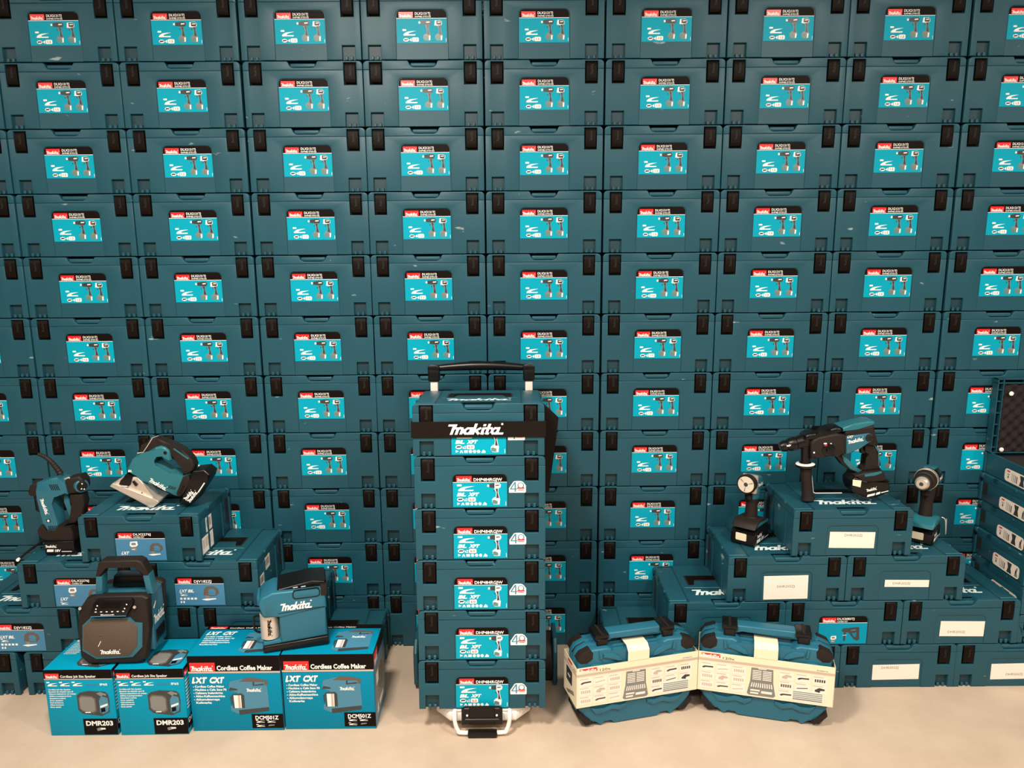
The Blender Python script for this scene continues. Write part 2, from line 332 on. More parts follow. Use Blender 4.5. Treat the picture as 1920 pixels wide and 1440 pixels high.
SAW = {'base': [(-0.0718, 0.0884), (-0.0607, 0.1037), (-0.0485, 0.1063), (-0.0437, 0.0812), (-0.0081, 0.0809), (-0.0028, 0.1031), (0.0067, 0.0947),
          (0.0416, 0.1), (0.0483, 0.0776), (0.0462, 0.0482), (-0.0489, 0.049), (-0.0706, 0.066)],
 'battery': [(-0.0543, 0.0477), (0.0465, 0.0501), (0.0414, 0.006), (-0.004, 0.0027), (-0.0464, 0.0031), (-0.0557, 0.0139)],
 'boot': [(-0.0559, 0.3444), (-0.0399, 0.3375), (-0.0233, 0.3253), (-0.0097, 0.3089), (0.0014, 0.2926), (0.0108, 0.2736)],
 'button': [(-0.0329, 0.1201)],
 'cable': [(-0.0429, 0.0658), (-0.0582, 0.0589), (-0.0824, 0.0339), (-0.1117, 0.0116), (-0.138, -0.0079), (-0.1644, -0.0275), (-0.1873, -0.0401)],
 'cap': [(0.0833, 0.2362)],
 'frontbar': [(0.0164, 0.2107), (0.0308, 0.2106), (0.0361, 0.1666), (0.0451, 0.1305), (0.0347, 0.1084), (0.0224, 0.139), (0.0165, 0.1778)],
 'head': [(0.0333, 0.2543), (0.0478, 0.2678), (0.0852, 0.2756), (0.0963, 0.2592), (0.0959, 0.232), (0.0833, 0.2129), (0.0412, 0.2105)],
 'knob': [(-0.0977, 0.2172), (-0.0885, 0.239), (-0.0689, 0.2497), (-0.0572, 0.2496), (-0.0632, 0.2004), (-0.0753, 0.1978), (-0.0954, 0.2048)],
 'line2': [(-0.0478, 0.0138), (0.0371, 0.0145)],
 'logo': [(-0.0492, 0.1976), (-0.0369, 0.1368)],
 'logo2': [(-0.0511, 0.0308), (-0.0087, 0.0304)],
 'rearhandle': [(0.0412, 0.2105), (0.0882, 0.2101), (0.0871, 0.1771), (0.0802, 0.1385), (0.0501, 0.1055), (0.0067, 0.0947), (0.0422, 0.1278),
                (0.047, 0.1471), (0.0374, 0.1776)],
 'shell': [(-0.0582, 0.2524), (-0.0206, 0.2616), (0.0121, 0.2735), (0.016, 0.2626), (0.0362, 0.257), (0.0412, 0.2105), (0.0047, 0.2108),
           (-0.0089, 0.2068), (-0.0151, 0.1945), (-0.0149, 0.178), (-0.0091, 0.1393), (-0.0022, 0.1087), (-0.0081, 0.0809), (-0.045, 0.0812),
           (-0.0521, 0.1091), (-0.0576, 0.1508), (-0.0626, 0.195), (-0.0624, 0.2224)],
 'tail': [(-0.0814, 0.2539), (-0.0567, 0.2537), (-0.0704, 0.1426), (-0.0848, 0.1427), (-0.0845, 0.1979)],
 'trigger': [(0.0394, 0.2064), (0.0538, 0.2063), (0.0521, 0.1802), (0.0397, 0.1748)],
 'vent1': [(-0.017, 0.2479), (0.018, 0.2244)],
 'vent2': [(-0.0446, 0.1063), (-0.0127, 0.0865)]}
RAD = {'grille': [(-0.0622, 0.1358), (-0.0372, 0.1578), (0.0694, 0.1591), (0.0924, 0.1433), (0.1017, 0.1343), (0.095, 0.0671), (0.0669, 0.0335),
            (-0.0325, 0.0322), (-0.0705, 0.0619)],
 'handleout': [(-0.0233, 0.2284), (0.0055, 0.324), (0.0187, 0.3346), (0.168, 0.3333), (0.1791, 0.3224), (0.1655, 0.2222)],
 'panel': [(-0.0347, 0.18), (-0.0052, 0.226), (0.0967, 0.2272), (0.1001, 0.2206), (0.0748, 0.1723), (-0.0314, 0.1733)],
 'shell': [(-0.0775, 0.1271), (-0.0735, 0.1803), (-0.0598, 0.2045), (-0.0436, 0.2286), (-0.0125, 0.2335), (0.126, 0.2349), (0.1421, 0.2246),
           (0.1349, 0.125), (0.1199, 0.0216), (0.087, 0.0074), (-0.062, 0.0089), (-0.0831, 0.0349)],
 'trim': [(-0.067, 0.1403), (-0.0405, 0.1645), (0.078, 0.1634), (0.0926, 0.1455), (0.1149, 0.1431), (0.107, 0.0625), (0.0747, 0.0289),
          (-0.0374, 0.0254), (-0.0766, 0.0552)]}

# ------------------------------------------------------------------ room
b = MB(); b.box(-6, 6, -6.5, .9, -.1, 0, 'white_wall')
fl = struct('floor', b)
m = bpy.data.materials.new('peach_concrete'); m.use_nodes = True; nt = m.node_tree; bs = nt.nodes['Principled BSDF']; MATS['peach_concrete'] = m
tc = nt.nodes.new('ShaderNodeTexCoord'); n1 = nt.nodes.new('ShaderNodeTexNoise'); n1.inputs['Scale'].default_value = 3.2; n1.inputs['Detail'].default_value = 8; n1.inputs['Roughness'].default_value = .65
nt.links.new(tc.outputs['Object'], n1.inputs[0]); cr = nt.nodes.new('ShaderNodeValToRGB'); nt.links.new(n1.outputs[0], cr.inputs[0])
cr.color_ramp.elements[0].position = .32; cr.color_ramp.elements[0].color = (.46, .350, .258, 1); cr.color_ramp.elements[1].position = .68; cr.color_ramp.elements[1].color = (.56, .445, .338, 1)
nt.links.new(cr.outputs[0], bs.inputs['Base Color']); bs.inputs['Roughness'].default_value = .6
n2 = nt.nodes.new('ShaderNodeTexNoise'); n2.inputs['Scale'].default_value = 60; nt.links.new(tc.outputs['Object'], n2.inputs[0])
bp = nt.nodes.new('ShaderNodeBump'); bp.inputs['Strength'].default_value = .12; bp.inputs['Distance'].default_value = .004; nt.links.new(n2.outputs[0], bp.inputs['Height']); nt.links.new(bp.outputs[0], bs.inputs['Normal'])
fl.data.materials[0] = m
b = MB(); b.box(-6, 6, .9, 1.0, 0, 3.3, 'white_wall'); struct('wall_back', b)
b = MB(); b.box(-6, 6, -6.5, .9, 3.2, 3.3, 'white_wall'); struct('ceiling', b)

# ------------------------------------------------------------------ stackable tool case
W = .3945; DP = .295; H3 = .2104; H2 = .1612; H1 = .1035; LH = .030
SX0, SX1 = .1975 - .0625, .1975 - .0205
_cm = {}
def case_meshes(h):
    if h in _cm: return _cm[h]
    w = W / 2; hb = h - LH - .0005; slot = h - .0775; pz = .046
    # tray: front slab with latch slots (top), pockets and label bay (bottom)
    P = [(-w, .001), (-SX1, .001), (-SX1, pz), (-SX0, pz), (-SX0, .001)]
    if h > .12:
        lt = h - .0565; r = .016
        bay = [(-.0845, .001)] + arc(-.0845 + r, lt - r, r, 180, 90, 5) + arc(.0845 - r, lt - r, r, 90, 0, 5) + [(.0845, .001)]
        P += bay
    P += [(SX0, .001), (SX0, pz), (SX1, pz), (SX1, .001), (w, .001), (w, hb), (SX1, hb), (SX1, slot), (SX0, slot), (SX0, hb), (-SX0, hb), (-SX0, slot), (-SX1, slot), (-SX1, hb), (-w, hb)]
    b = MB(); b.prism(P, 0, .014, 'teal_plastic', .0018, 3, back=False)
    # bay floor panels and recess backs
    if h > .12: b.box(-.0843, .0843, .0022, .016, .0012, lt - .0004, 'teal_plastic')
    for sx in (-1, 1):
        xa, xb = sorted((sx * SX0, sx * SX1))
        b.box(xa - .001, xb + .001, .0115, .016, .002, pz + .001, 'teal_recess_shade')
        b.box(xa - .001, xb + .001, .0115, .016, slot - .001, hb - .0002, 'dark_gap_shade')
        for kx in (-.0085, .0085): b.box(sx * (SX0 + SX1) / 2 + kx - .0045, sx * (SX0 + SX1) / 2 + kx + .0045, .0035, .013, .001, .013, 'teal_plastic', .0012)
    b.box(-w + .005, w - .005, .0155, DP - .014, .001, hb, 'teal_plastic', .004, 2)
    b.prism([(-w, .001), (w, .001), (w, hb), (-w, hb)], DP - .016, DP, 'teal_plastic', .0014, 1)
    for sx in (-1, 1) if h > .12 else ():   # side ribs and side recess
        xa, xb = sorted((sx * (w - .006), sx * (w - .0015)))
        for y0 in (.075, .205): b.box(xa, xb, y0, y0 + .012, .004, hb - .004, 'teal_plastic', .0012)
    for sx in (-1, 1):
        xa, xb = sorted((sx * (w - .008), sx * (w - .0043))); b.box(xa, xb, DP - .046, DP - .020, h * .22, hb - .004, 'dark_gap_shade')  # raised dark strip painting in the shade of a side slot
    body = b.mesh('tray')
    # lid
    z0, z1 = h - LH, h - .0020; r = .013
    notch = [(.051, z1), (.047, z1 - .004), (.043, z1 - .013), (.038, z1 - .0185), (.030, z1 - .0205), (-.030, z1 - .0205), (-.038, z1 - .0185), (-.043, z1 - .013), (-.047, z1 - .004), (-.051, z1)]
    st = h - .0066
    P = [(-w, z0), (-SX1, z0), (-SX1, st), (-SX0, st), (-SX0, z0), (SX0, z0), (SX0, st), (SX1, st), (SX1, z0), (w, z0)] + arc(w - r, z1 - r, r, 0, 90, 5) + notch + arc(-w + r, z1 - r, r, 90, 180, 5)
    b = MB(); b.prism(P, 0, .014, 'teal_plastic', .0018, 3, back=False)
    b.box(-w + .0625, w - .0625, -.0002, .002, z0 - .0002, z0 + .0004, 'teal_recess_shade')
    Q = [(-w + .005, z0), (w - .005, z0)] + arc(w - .005 - .008, z1 - .008, .008, 0, 90, 4) + notch + arc(-w + .005 + .008, z1 - .008, .008, 90, 180, 4)
    b.prism(Q, .013, .040, 'teal_plastic')
    Q = [(-w + .005, z0), (w - .005, z0)] + arc(w - .013, z1 - .008, .008, 0, 90, 4) + arc(-w + .013, z1 - .008, .008, 90, 180, 4)
    b.prism(Q, .040, DP - .012, 'teal_plastic')
    Q = [(-w, z0), (w, z0)] + arc(w - r, z1 - r, r, 0, 90, 5) + arc(-w + r, z1 - r, r, 90, 180, 5)
    b.prism(Q, DP - .016, DP, 'teal_plastic', .0014, 1)
    b.box(-.0425, .0425, .005, .034, z1 - .0198, z1 - .0055, 'teal_plastic', .0042, 3)     # rounded finger lip in the notch
    for sx in (-1, 1):
        xa, xb = sorted((sx * SX0, sx * SX1)); b.box(xa - .001, xb + .001, .0115, .0135, z0 - .0002, st + .001, 'dark_gap_shade')
        xa, xb = sorted((sx * .128, sx * .1315)); b.box(xa, xb, .001, DP - .004, z1 - .001, z1 + .0006, 'teal_recess_shade')
        xa, xb = sorted((sx * (w - .008), sx * (w - .0002)))
        b.box(xa, xb, .090, .104, z1 - .012, z1 - .001, 'teal_plastic', .002); b.box(xa, xb + 0, .195, .215, z1 - .014, z1 - .002, 'teal_recess_shade')
        xa, xb = sorted((sx * (w - .002), sx * (w + .001))); b.cyl((xa, DP - .012, z0 + .004), (xb, DP - .012, z0 + .004), .008, 'black_plastic', 12)
    lid = b.mesh('lid')
    # raised centre plate on top, with the folded grab handle lying in it (only cases whose top shows)
    b = MB(); T = Matrix(((1, 0, 0, 0), (0, 0, 1, 0), (0, 1, 0, z1), (0, 0, 0, 1)))   # x,z plane -> x,y plane, depth -> up
    T = Matrix(((1, 0, 0, 0), (0, 0, 1, 0), (0, -1, 0, z1), (0, 0, 0, 1)))
    b.M = T    # (x, d, z) -> (x, y=z, z1 - d)
    plate = [(-.126, .006), (-.053, .006), (-.05, .028), (.05, .028), (.053, .006), (.126, .006), (.126, .288), (-.126, .288)]
    b.prism(plate, -.0012, .0, 'teal_plastic', .0006, 1)
    b.prism([(-.104, .128), (-.085, .128), (-.078, .163), (.078, .163), (.085, .128), (.104, .128), (.104, .206), (-.104, .206)], -.0016, -.0008, 'dark_gap_shade')
    b.logo(-.104, .052, .208, .040, -.0021, 'embossed_white')
    b.rect(-.118, .118, .1085, .1105, -.0016, 'embossed_pale'); b.rect(-.192, -.135, .0155, .0172, -.0002, 'embossed_pale'); b.rect(.135, .192, .0155, .0172, -.0002, 'embossed_pale')
    plate = b.mesh('lid_plate')
    b = MB(); b.M = T
    b.prism([(-.098, .132), (-.082, .132), (-.074, .172), (.074, .172), (.082, .132), (.098, .132), (.098, .198), (-.098, .198)], -.0045, -.001, 'latch_plastic', .0012, 2)
    grab = b.mesh('grab_handle')
    # latch, origin at case origin, on the right
    b = MB(); cx = (SX0 + SX1) / 2; zt, zb = h - .0080, h - .0705; hw = .0176
    prof = [(-.0005, zt - .006), (.003, zt), (.012, zt), (.012, zb), (.0015, zb), (-.0015, zb + .004), (-.0028, zb + .012), (-.0030, (zt + zb) / 2), (-.0022, zt - .014)]
    bm_ = bmesh.new(); L = [bm_.verts.new((cx - hw * (.90 if z > zt - .004 else 1), y, z)) for y, z in prof]; Rr = [bm_.verts.new((cx + hw * (.90 if z > zt - .004 else 1), y, z)) for y, z in prof]
    nn = len(prof); bm_.faces.new(L); bm_.faces.new(Rr[::-1])
    for i in range(nn): bm_.faces.new((L[i], Rr[i], Rr[(i + 1) % nn], L[(i + 1) % nn]))
    bmesh.ops.recalc_face_normals(bm_, faces=bm_.faces[:])
    bmesh.ops.bevel(bm_, geom=bm_.edges[:], offset=.0008, segments=1, affect='EDGES', clamp_overlap=True); b.bm(bm_, 'latch_plastic')
    b.M = Matrix.Translation((cx + .0052, -.0034, zb + .020)) @ Matrix.Rotation(R(-90), 4, 'Y'); b.logo(0, 0, .036, .0085, 0, 'soft_black')
    latch = b.mesh('latch')
    _cm[h] = (body, lid, plate, grab, latch); return _cm[h]

# printed pictures, unit = height of the picture
def pic_drill(b, x, z, s, y, kind=0):
    k = .78 if kind < 2 else .74; q = lambda P: [(x + a * s * k, z + c * s) for a, c in P]
    body = 'print_dark' if kind < 2 else 'print_white'
    if kind == 1:
        b.flat(q([(.16, .74), (.20, .98), (.58, .99), (.68, .90), (.66, .78), (.52, .72)]), y, 'print_white')
        b.flat(q([(.30, .78), (.30, .97), (.60, .97), (.66, .88), (.60, .76)]), y - .0002, 'print_dark')
        b.flat(q([(.38, .86), (.60, .88), (.60, .92), (.38, .91)]), y - .0004, 'print_white')
    else:
        b.flat(q([(.10, .79), (.0, .83), (.0, .93), (.10, .97), (.38, 1.0), (.38, .77)]), y, 'print_dark')
        b.flat(q([(.36, .76), (.36, 1.0), (.66, 1.0), (.76, .92), (.72, .80), (.56, .74)]), y, body)
        b.flat(q([(-.09, .83), (.03, .83), (.03, .93), (-.09, .93)]), y - .0002, 'print_white')
        b.flat(q([(.42, .86), (.66, .88), (.66, .93), (.42, .92)]), y - .0002, 'print_white' if kind < 2 else 'print_brown')
    b.flat(q([(.34, .76), (.60, .76), (.58, .60), (.66, .30), (.42, .30), (.46, .56), (.38, .66)]), y, 'print_white' if kind == 2 else 'print_grey')
    b.flat(q([(.41, .74), (.57, .74), (.55, .58), (.63, .30), (.46, .30), (.49, .56)]), y - .0002, 'print_dark')
    b.flat(q([(.30, .62), (.36, .60), (.36, .68), (.30, .68)]), y - .0002, 'print_dark')
    b.flat(q([(.20, .10), (.32, .0), (.66, .0), (.70, .26), (.60, .34), (.34, .34), (.20, .24)]), y, 'print_grey' if kind < 2 else 'print_white')
    b.flat(q([(.22, .08), (.34, .02), (.54, .02), (.54, .16), (.34, .22), (.22, .20)]), y - .0002, 'print_green')
    b.flat(q([(.57, .02), (.66, .03), (.68, .24), (.58, .24)]), y - .0002, 'print_white')
def pic_jigsaw(b, x, z, s, y):
    q = lambda P: [(x + a * s, z + c * s) for a, c in P]
    b.flat(q([(.1, .35), (.15, .75), (.35, .98), (.8, 1), (1.1, .8), (1.15, .5), (.95, .3), (.9, .45), (.95, .6), (.8, .8), (.5, .8), (.4, .6), (.5, .52), (.9, .45), (.95, .3), (.5, .3)]), y, 'print_brown')
    b.flat(q([(.42, .5), (.9, .44), (.9, .34), (.45, .38)]), y - .0002, 'print_steel')
    b.flat(q([(.2, .35), (.5, .3), (.45, .1), (.25, .1)]), y, 'print_grey'); b.flat(q([(-.05, .04), (.3, -.04), (.95, .06), (.9, .13), (.2, .1)]), y - .0002, 'print_white')
def pic_lamp(b, x, z, s, y):
    q = lambda P: [(x + a * s, z + c * s) for a, c in P]
    b.flat(q([(0, .55), (.08, .95), (.75, 1), (.8, .6), (.6, .45), (.15, .42)]), y, 'print_white'); b.flat(q([(.15, .6), (.2, .85), (.6, .85), (.6, .6)]), y - .0002, 'print_grey')
    b.flat(q([(.12, .42), (.62, .45), (.68, .1), (.5, 0), (.2, 0), (.1, .1)]), y, 'print_grey'); b.rect(x + .18 * s, x + .5 * s, z + .14 * s, z + .2 * s, y - .0002, 'print_white')
def pic_hammer(b, x, z, s, y):
    q = lambda P: [(x + a * s, z + c * s) for a, c in P]
    b.flat(q([(0, .68), (.15, .58), (.45, .56), (.8, .1), (1.0, 0), (1.15, .08), (1.1, .9), (.95, .92), (.45, .86), (.12, .85)]), y, 'print_dark')
    b.flat(q([(.66, .52), (.95, .56), (.9, .25), (.82, .25)]), y - .0002, 'print_blue'); b.flat(q([(.15, .56), (.30, .56), (.28, 0), (.15, 0)]), y, 'print_dark')
    b.flat(q([(.1, .36), (.34, .38), (.34, .41), (.1, .39)]), y - .0002, 'print_white'); b.flat(q([(.6, .66), (.88, .70), (.88, .76), (.6, .72)]), y - .0002, 'print_steel')

_sm = {}
def sticker_mesh(kind, h):
    """kind wall / kit40 / radio / jig / hammer; sits in the label bay"""
    if (kind, h) in _sm: return _sm[kind, h]
    b = MB(); y = .0012; zt = h - .0575; zc = zt - .0255 if kind in ('wall',) else zt - .0225; zb = zc - .0765
    zb = max(zb, .0035); hw = .0815; r = .014
    b.prism([(-hw, zc), (hw, zc)] + arc(hw - r, zt - r, r, 0, 90, 4) + arc(-hw + r, zt - r, r, 90, 180, 4), y, y + .0009, 'print_black')
    bg = {'wall': 'print_cyan', 'kit40': 'print_cyan'}.get(kind, 'print_pale' if kind != 'hammer' else 'print_skyblue')
    b.box(-hw, hw, y, y + .0009, zb, zc, bg)
    y1 = y - .0003; y2 = y - .0006
    b.rect(-hw, hw, zc - .0012, zc + .0002, y1, 'print_white')
    b.badge(-.0715 if kind != 'wall' else -.0745, zc + .0015, .047, .0175, y1)
    t = {'wall': 'DLX2131TJ', 'kit40': 'DHP484RGJW', 'radio': 'DLX2276J', 'jig': 'DJV182ZJ', 'hammer': 'DLX3083TJ'}[kind]
    if kind == 'kit40': b.text(t, -.019, zc + .003, .0095, y1, 'print_white', w=.086)
    elif kind == 'jig': b.text(t, -.017, zc + .004, .009, y1, 'print_white', w=.058)
    else:
        b.text(t, -.0215, zc + .0105, .0078, y1, 'print_white', w=.050 if kind == 'wall' else .058)
        b.text('DHP482 DTD152' if kind == 'wall' else 'COMBO KIT', -.0215, zc + .0025, .0050, y1, 'print_white', w=.052 if kind == 'wall' else .036)
    if kind == 'wall':
        b.swoosh(-.062, zb + .021, .044, .022, y1)
        b.disc(-.052, zb + .0105, .009, y1, 'print_white', rz=.0055); b.flat([(-.059, zb + .008), (-.047, zb + .009), (-.045, zb + .013), (-.057, zb + .013)], y2, 'print_dark')
        b.flat([(-.042, zb + .0105), (-.034, zb + .016), (-.034, zb + .005)], y1, 'print_white')
        b.prism(rrect(-.032, -.0105, zb + .0045, zb + .0175, .003, 2), y1, y, 'print_white'); b.text('1.5', -.0262, zb + .0075, .007, y2, 'print_grey', w=.011)
        pic_drill(b, -.0055, zb + .0075, .063, y1, 0); pic_drill(b, .0335, zb + .0075, .063, y1, 1)
        b.rect(.0785, .0797, zb + .004, zb + .014, y1, 'print_white')
    elif kind == 'kit40':
        b.swoosh(-.068, zb + .046, .052, .024, y1)
        b.text('BL', -.070, zb + .0335, .0105, y1, 'print_white', w=.027, sh=.35, bold=.05); b.text('XPT', -.036, zb + .0335, .0105, y1, 'print_white', w=.030, sh=.35, bold=.05)
        b.disc(-.060, zb + .023, .010, y1, 'print_white', rz=.006); b.flat([(-.067, zb + .021), (-.054, zb + .022), (-.052, zb + .026), (-.065, zb + .026)], y2, 'print_dark')
        b.text('x2', -.049, zb + .018, .009, y1, 'print_white', w=.011); b.prism(rrect(-.036, -.013, zb + .0165, zb + .0295, .003, 2), y1, y, 'print_white'); b.text('6.0', -.0315, zb + .0195, .007, y2, 'print_red', w=.014)
        b.flat([(-.069, zb + .006), (-.069, zb + .014), (-.060, zb + .010)], y1, 'print_white'); b.flat([(-.057, zb + .005), (-.0545, zb + .013), (-.050, zb + .013), (-.047, zb + .005), (-.050, zb + .005), (-.052, zb + .010), (-.054, zb + .005)], y1, 'print_white')
        b.rect(-.044, -.033, zb + .0055, zb + .0135, y1, 'print_white')
        for k in range(3): b.disc(-.025 + k * .0122, zb + .0095, .005, y1, 'print_white', 10)
        b.flat([(.007, zb + .005), (.020, zb + .005), (.020, zb + .010), (.013, zb + .015)], y1, 'print_white')
        pic_drill(b, .0265, zb + .007, .066, y1, 2); b.rect(.0772, .0786, zb + .004, zb + .016, y1, 'print_white')
    elif kind == 'radio':
        pic_lamp(b, -.036, zb + .033, .034, y1); pic_jigsaw(b, .024, zb + .018, .042, y1)
        b.text('LXT', -.066, zb + .021, .010, y1, 'print_white', w=.024, sh=.3, bold=.04); b.swoosh(-.066, zb + .005, .026, .011, y1); b.text('18V', -.034, zb + .008, .005, y1, 'print_steel', w=.012)
    elif kind == 'jig':
        b.text('LXT', -.068, zb + .046, .010, y1, 'print_white', w=.024, sh=.3, bold=.04); b.text('BL', -.040, zb + .046, .010, y1, 'print_white', w=.020, sh=.3, bold=.04)
        b.swoosh(-.066, zb + .032, .026, .011, y1); b.text('18V', -.034, zb + .035, .005, y1, 'print_steel', w=.014)
        for k in range(5): b.rect(-.068 + k * .012, -.060 + k * .012, zb + .020, zb + .027, y1, 'print_white')
        b.rect(-.067, -.062, zb + .008, zb + .015, y1, 'print_white'); b.rect(-.058, -.053, zb + .008, zb + .015, y1, 'print_white')
        pic_jigsaw(b, .006, zb + .018, .050, y1)
    else: pic_hammer(b, -.005, zb + .01, .055, y1); pic_lamp(b, -.04, zb + .004, .025, y1)
    _sm[kind, h] = b.mesh('label_sticker'); return _sm[kind, h]

def tool_case(h, x, y, z, label, kind=None, rz=0., group=None, top=False, rot=None):
    body, lid, plate, grab, latch = case_meshes(h)
    t = thing('tool_case', label, 'tool case', (x, y, z), rz, group, rot)
    part('tray', body, t); part('lid', lid, t)
    part('latch', latch, t); l2 = part('latch', latch, t); l2.location = (-(SX0 + SX1), 0, 0)
    if top: part('lid_plate', plate, t); part('grab_handle', grab, t, label='black folded grab handle')
    if kind: part('label_sticker', sticker_mesh(kind, h), t)
    return t
def copy_tree(o, parent=None):
    c = o.copy(); COL.objects.link(c); c.parent = parent
    for ch in list(o.children): copy_tree(ch, c)
    return c

# ------------------------------------------------------------------ the wall of cases
ORD = ['first', 'second', 'third', 'fourth', 'fifth', 'sixth', 'seventh', 'eighth', 'ninth', 'tenth', 'eleventh']
XC = [-1.8755, -1.4755, -1.077, -.675, -.278, .122, .523, .9215, 1.3195, 1.722]
src = None
for r in range(11):
    for c in range(10):
        z = (10 - r) * H3
        lab = 'teal drill-set case, %s row from top, %s column from left of the case wall' % (ORD[r], ORD[c])
        if c == 0 and r == 0: continue
        if src is None:
            o = src = tool_case(H3, 0, 0, 0, lab, 'wall', group='teal cases stacked in the case wall')
        else: o = copy_tree(src); o['label'] = lab
        o.location = (XC[c] + random.uniform(-.0008, .0008), random.uniform(-.0015, .0015), z); o.rotation_euler = (0, 0, random.uniform(-.0015, .0015))

# ------------------------------------------------------------------ pyramids of flat cases, fronts at y = -.297
YF = -.2985
def note(t, h, x0, x1, z0, z1, tx, tz, txt='DHR202ZJ', tilt=0.):
    b = MB(); b.M = Matrix.Translation(((x0 + x1) / 2, .0008, (z0 + z1) / 2)) @ Matrix.Rotation(R(-tilt), 4, 'Y'); a = (x1 - x0) / 2; c = (z1 - z0) / 2
    b.box(-a, a, 0, .0006, -c, c, 'note_paper'); b.text(txt, tx - (x0 + x1) / 2, tz - (z0 + z1) / 2, .0085, -.0003, 'print_grey', w=.058, bold=0)
    part('paper_note', b, t, label='cream paper note with a typed code')
G = 'flat teal cases in the left pyramid'
def barcode(t, x, items):
    b = MB()
    for (y0, y1, z0, z1) in items:
        b.box(x, x + .0006, y0, y1, z0, z1, 'note_paper')
        n = 9
        for k in range(n): 
            yy = y0 + (y1 - y0) * (.12 + .76 * k / n); b.box(x + .0006, x + .0008, yy, yy + (.0012 if k % 3 else .0026), z0 + (z1 - z0) * .3, z0 + (z1 - z0) * .85, 'print_dark')
    part('barcode_sticker', b, t, label='white barcode stickers on the end')
t = tool_case(H2, -1.2195, YF, 4 * H2 - H2, 'flat teal case topping the left pyramid, jigsaw resting on it', 'radio', group=G, top=True)
barcode(t, .1935, [(.065, .115, .075, .125), (.020, .118, .012, .068)])
t = tool_case(H2, -1.4395, YF, 2 * H2, 'flat teal case left of two in the left pyramid, black-booted tool standing on it', 'radio', group=G, top=True)
t = tool_case(H2, -1.0385, YF, 2 * H2, 'flat teal case right of two in the left pyramid, above the coffee machine', 'jig', group=G, top=True)
barcode(t, .1935, [(.090, .140, .085, .130)]); barcode(t, .1935, [(.030, .070, .050, .090)])
t = tool_case(H2, -1.6565, YF, H2, 'flat teal case cut by the left frame edge, third tier down of left pyramid', 'jig', group=G, top=True)
t = tool_case(H2, -1.2555, YF, H2, 'flat teal case behind the black radio, third tier down of left pyramid', None, group=G, top=True)
t = tool_case(H2, -.8560, YF, H2, 'flat teal case behind the coffee machine, third tier down of left pyramid', None, group=G, top=True)
tool_case(H2, -1.8785, YF, 0, 'flat teal case on the floor at the left frame edge, sticker hidden', None, group=G, top=True)
tool_case(H2, -1.4565, YF, 0, 'flat teal case on the floor behind the leftmost radio carton', None, group=G)
tool_case(H2, -1.0575, YF, 0, 'flat teal case on the floor behind the left coffee carton', None, group=G)
tool_case(H2, -.6575, YF, 0, 'flat teal case on the floor behind the right coffee carton, right end of left pyramid', None, group=G, top=True)
G = 'flat teal cases in the right pyramid'
t = tool_case(H2, 1.127, YF, 3 * H2, 'flat teal case topping the right pyramid, hammer drill standing on it', None, group=G, top=True); note(t, H2, -.075, .075, .027, .083, -.026, .068, tilt=-1)
t = tool_case(H2, .919, YF, 2 * H2, 'flat teal case with square note under the work light, right pyramid', None, group=G, top=True); note(t, H2, -.075, .073, .008, .092, -.030, .050, tilt=1)
t = tool_case(H2, 1.3155, YF, 2 * H2, 'flat teal case with narrow note strip under the drill driver, right pyramid', None, group=G, top=True); note(t, H2, -.067, .081, .048, .073, -.040, .057, tilt=-.8)
t = tool_case(H2, .7250, YF, H2, 'flat teal case behind the left socket-set case, third tier down of right pyramid', None, group=G, top=True)
t = tool_case(H2, 1.1205, YF, H2, 'flat teal case with blue hammer-drill sticker, third tier down of right pyramid', 'hammer', group=G)
t = tool_case(H2, 1.5170, YF, H2, 'flat teal case with note, right end of third tier down of right pyramid', None, group=G, top=True); note(t, H2, -.067, .083, .028, .083, -.040, .040, tilt=-.8)
t = tool_case(H2, .5215, YF, 0, 'flat teal case on the floor behind the left socket-set case', None, group=G, top=True)
t = tool_case(H2, .9215, YF, 0, 'flat teal case on the floor behind the right socket-set case', None, group=G)
t = tool_case(H2, 1.3175, YF, 0, 'flat teal case with note on the floor beside the right socket-set case', None, group=G); note(t, H2, -.084, .076, .030, .086, -.054, .071, tilt=.8)
t = tool_case(H2, 1.7120, YF, 0, 'flat teal case with note on the floor at the right frame edge', None, group=G, top=True); note(t, H2, -.072, .090, .028, .086, -.020, .042, tilt=.8)
# ghost outline of an empty label bay is part of the tray itself

# ------------------------------------------------------------------ slim cases stacked at the right frame edge, the top one open
G = 'slim teal cases stacked at the right edge'
def side_label(t, h):
    b = MB(); b.M = Matrix.Translation((-.1935, .103, -.0275)) @ Matrix.Rotation(R(-90), 4, 'Z')
    b.prism(rrect(-.072, .072, .034, .078, .012, 4), -.0008, 0, 'note_paper'); y = -.0011
    b.rect(-.060, -.044, .068, .073, y, 'print_red'); b.rect(-.058, -.046, .058, .061, y, 'print_grey'); b.rect(-.054, -.049, .046, .055, y, 'print_dark')
    for k in range(4): b.rect(-.032 + k * .008, -.030 + k * .008 + .0008 * k, .040, .070 - .002 * k, y, 'print_grey' if k < 3 else 'print_dark')
    b.flat([(.008, .074), (.032, .074), (.028, .056), (.034, .038), (.008, .038), (.014, .056)], y, 'print_dark')
    b.flat([(.052, .060), (.060, .074), (.064, .070), (.060, .055), (.066, .040), (.050, .040)], y, 'print_grey'); b.rect(.054, .059, .05, .062, y - .0003, 'print_dark')
    part('side_sticker', b, t, label='white picture sticker on the end')
XS = 1.7145 + W / 2
names = ['bottom', 'second from bottom', 'middle', 'second from top', 'topmost closed one']
for k in range(5):
    t = tool_case(H1, XS + (.003 if k % 2 else 0), YF + .003, H2 + k * H1, 'slim teal case, %s of the stack at the right frame edge' % names[k], None, group=G)
    side_label(t, H1)
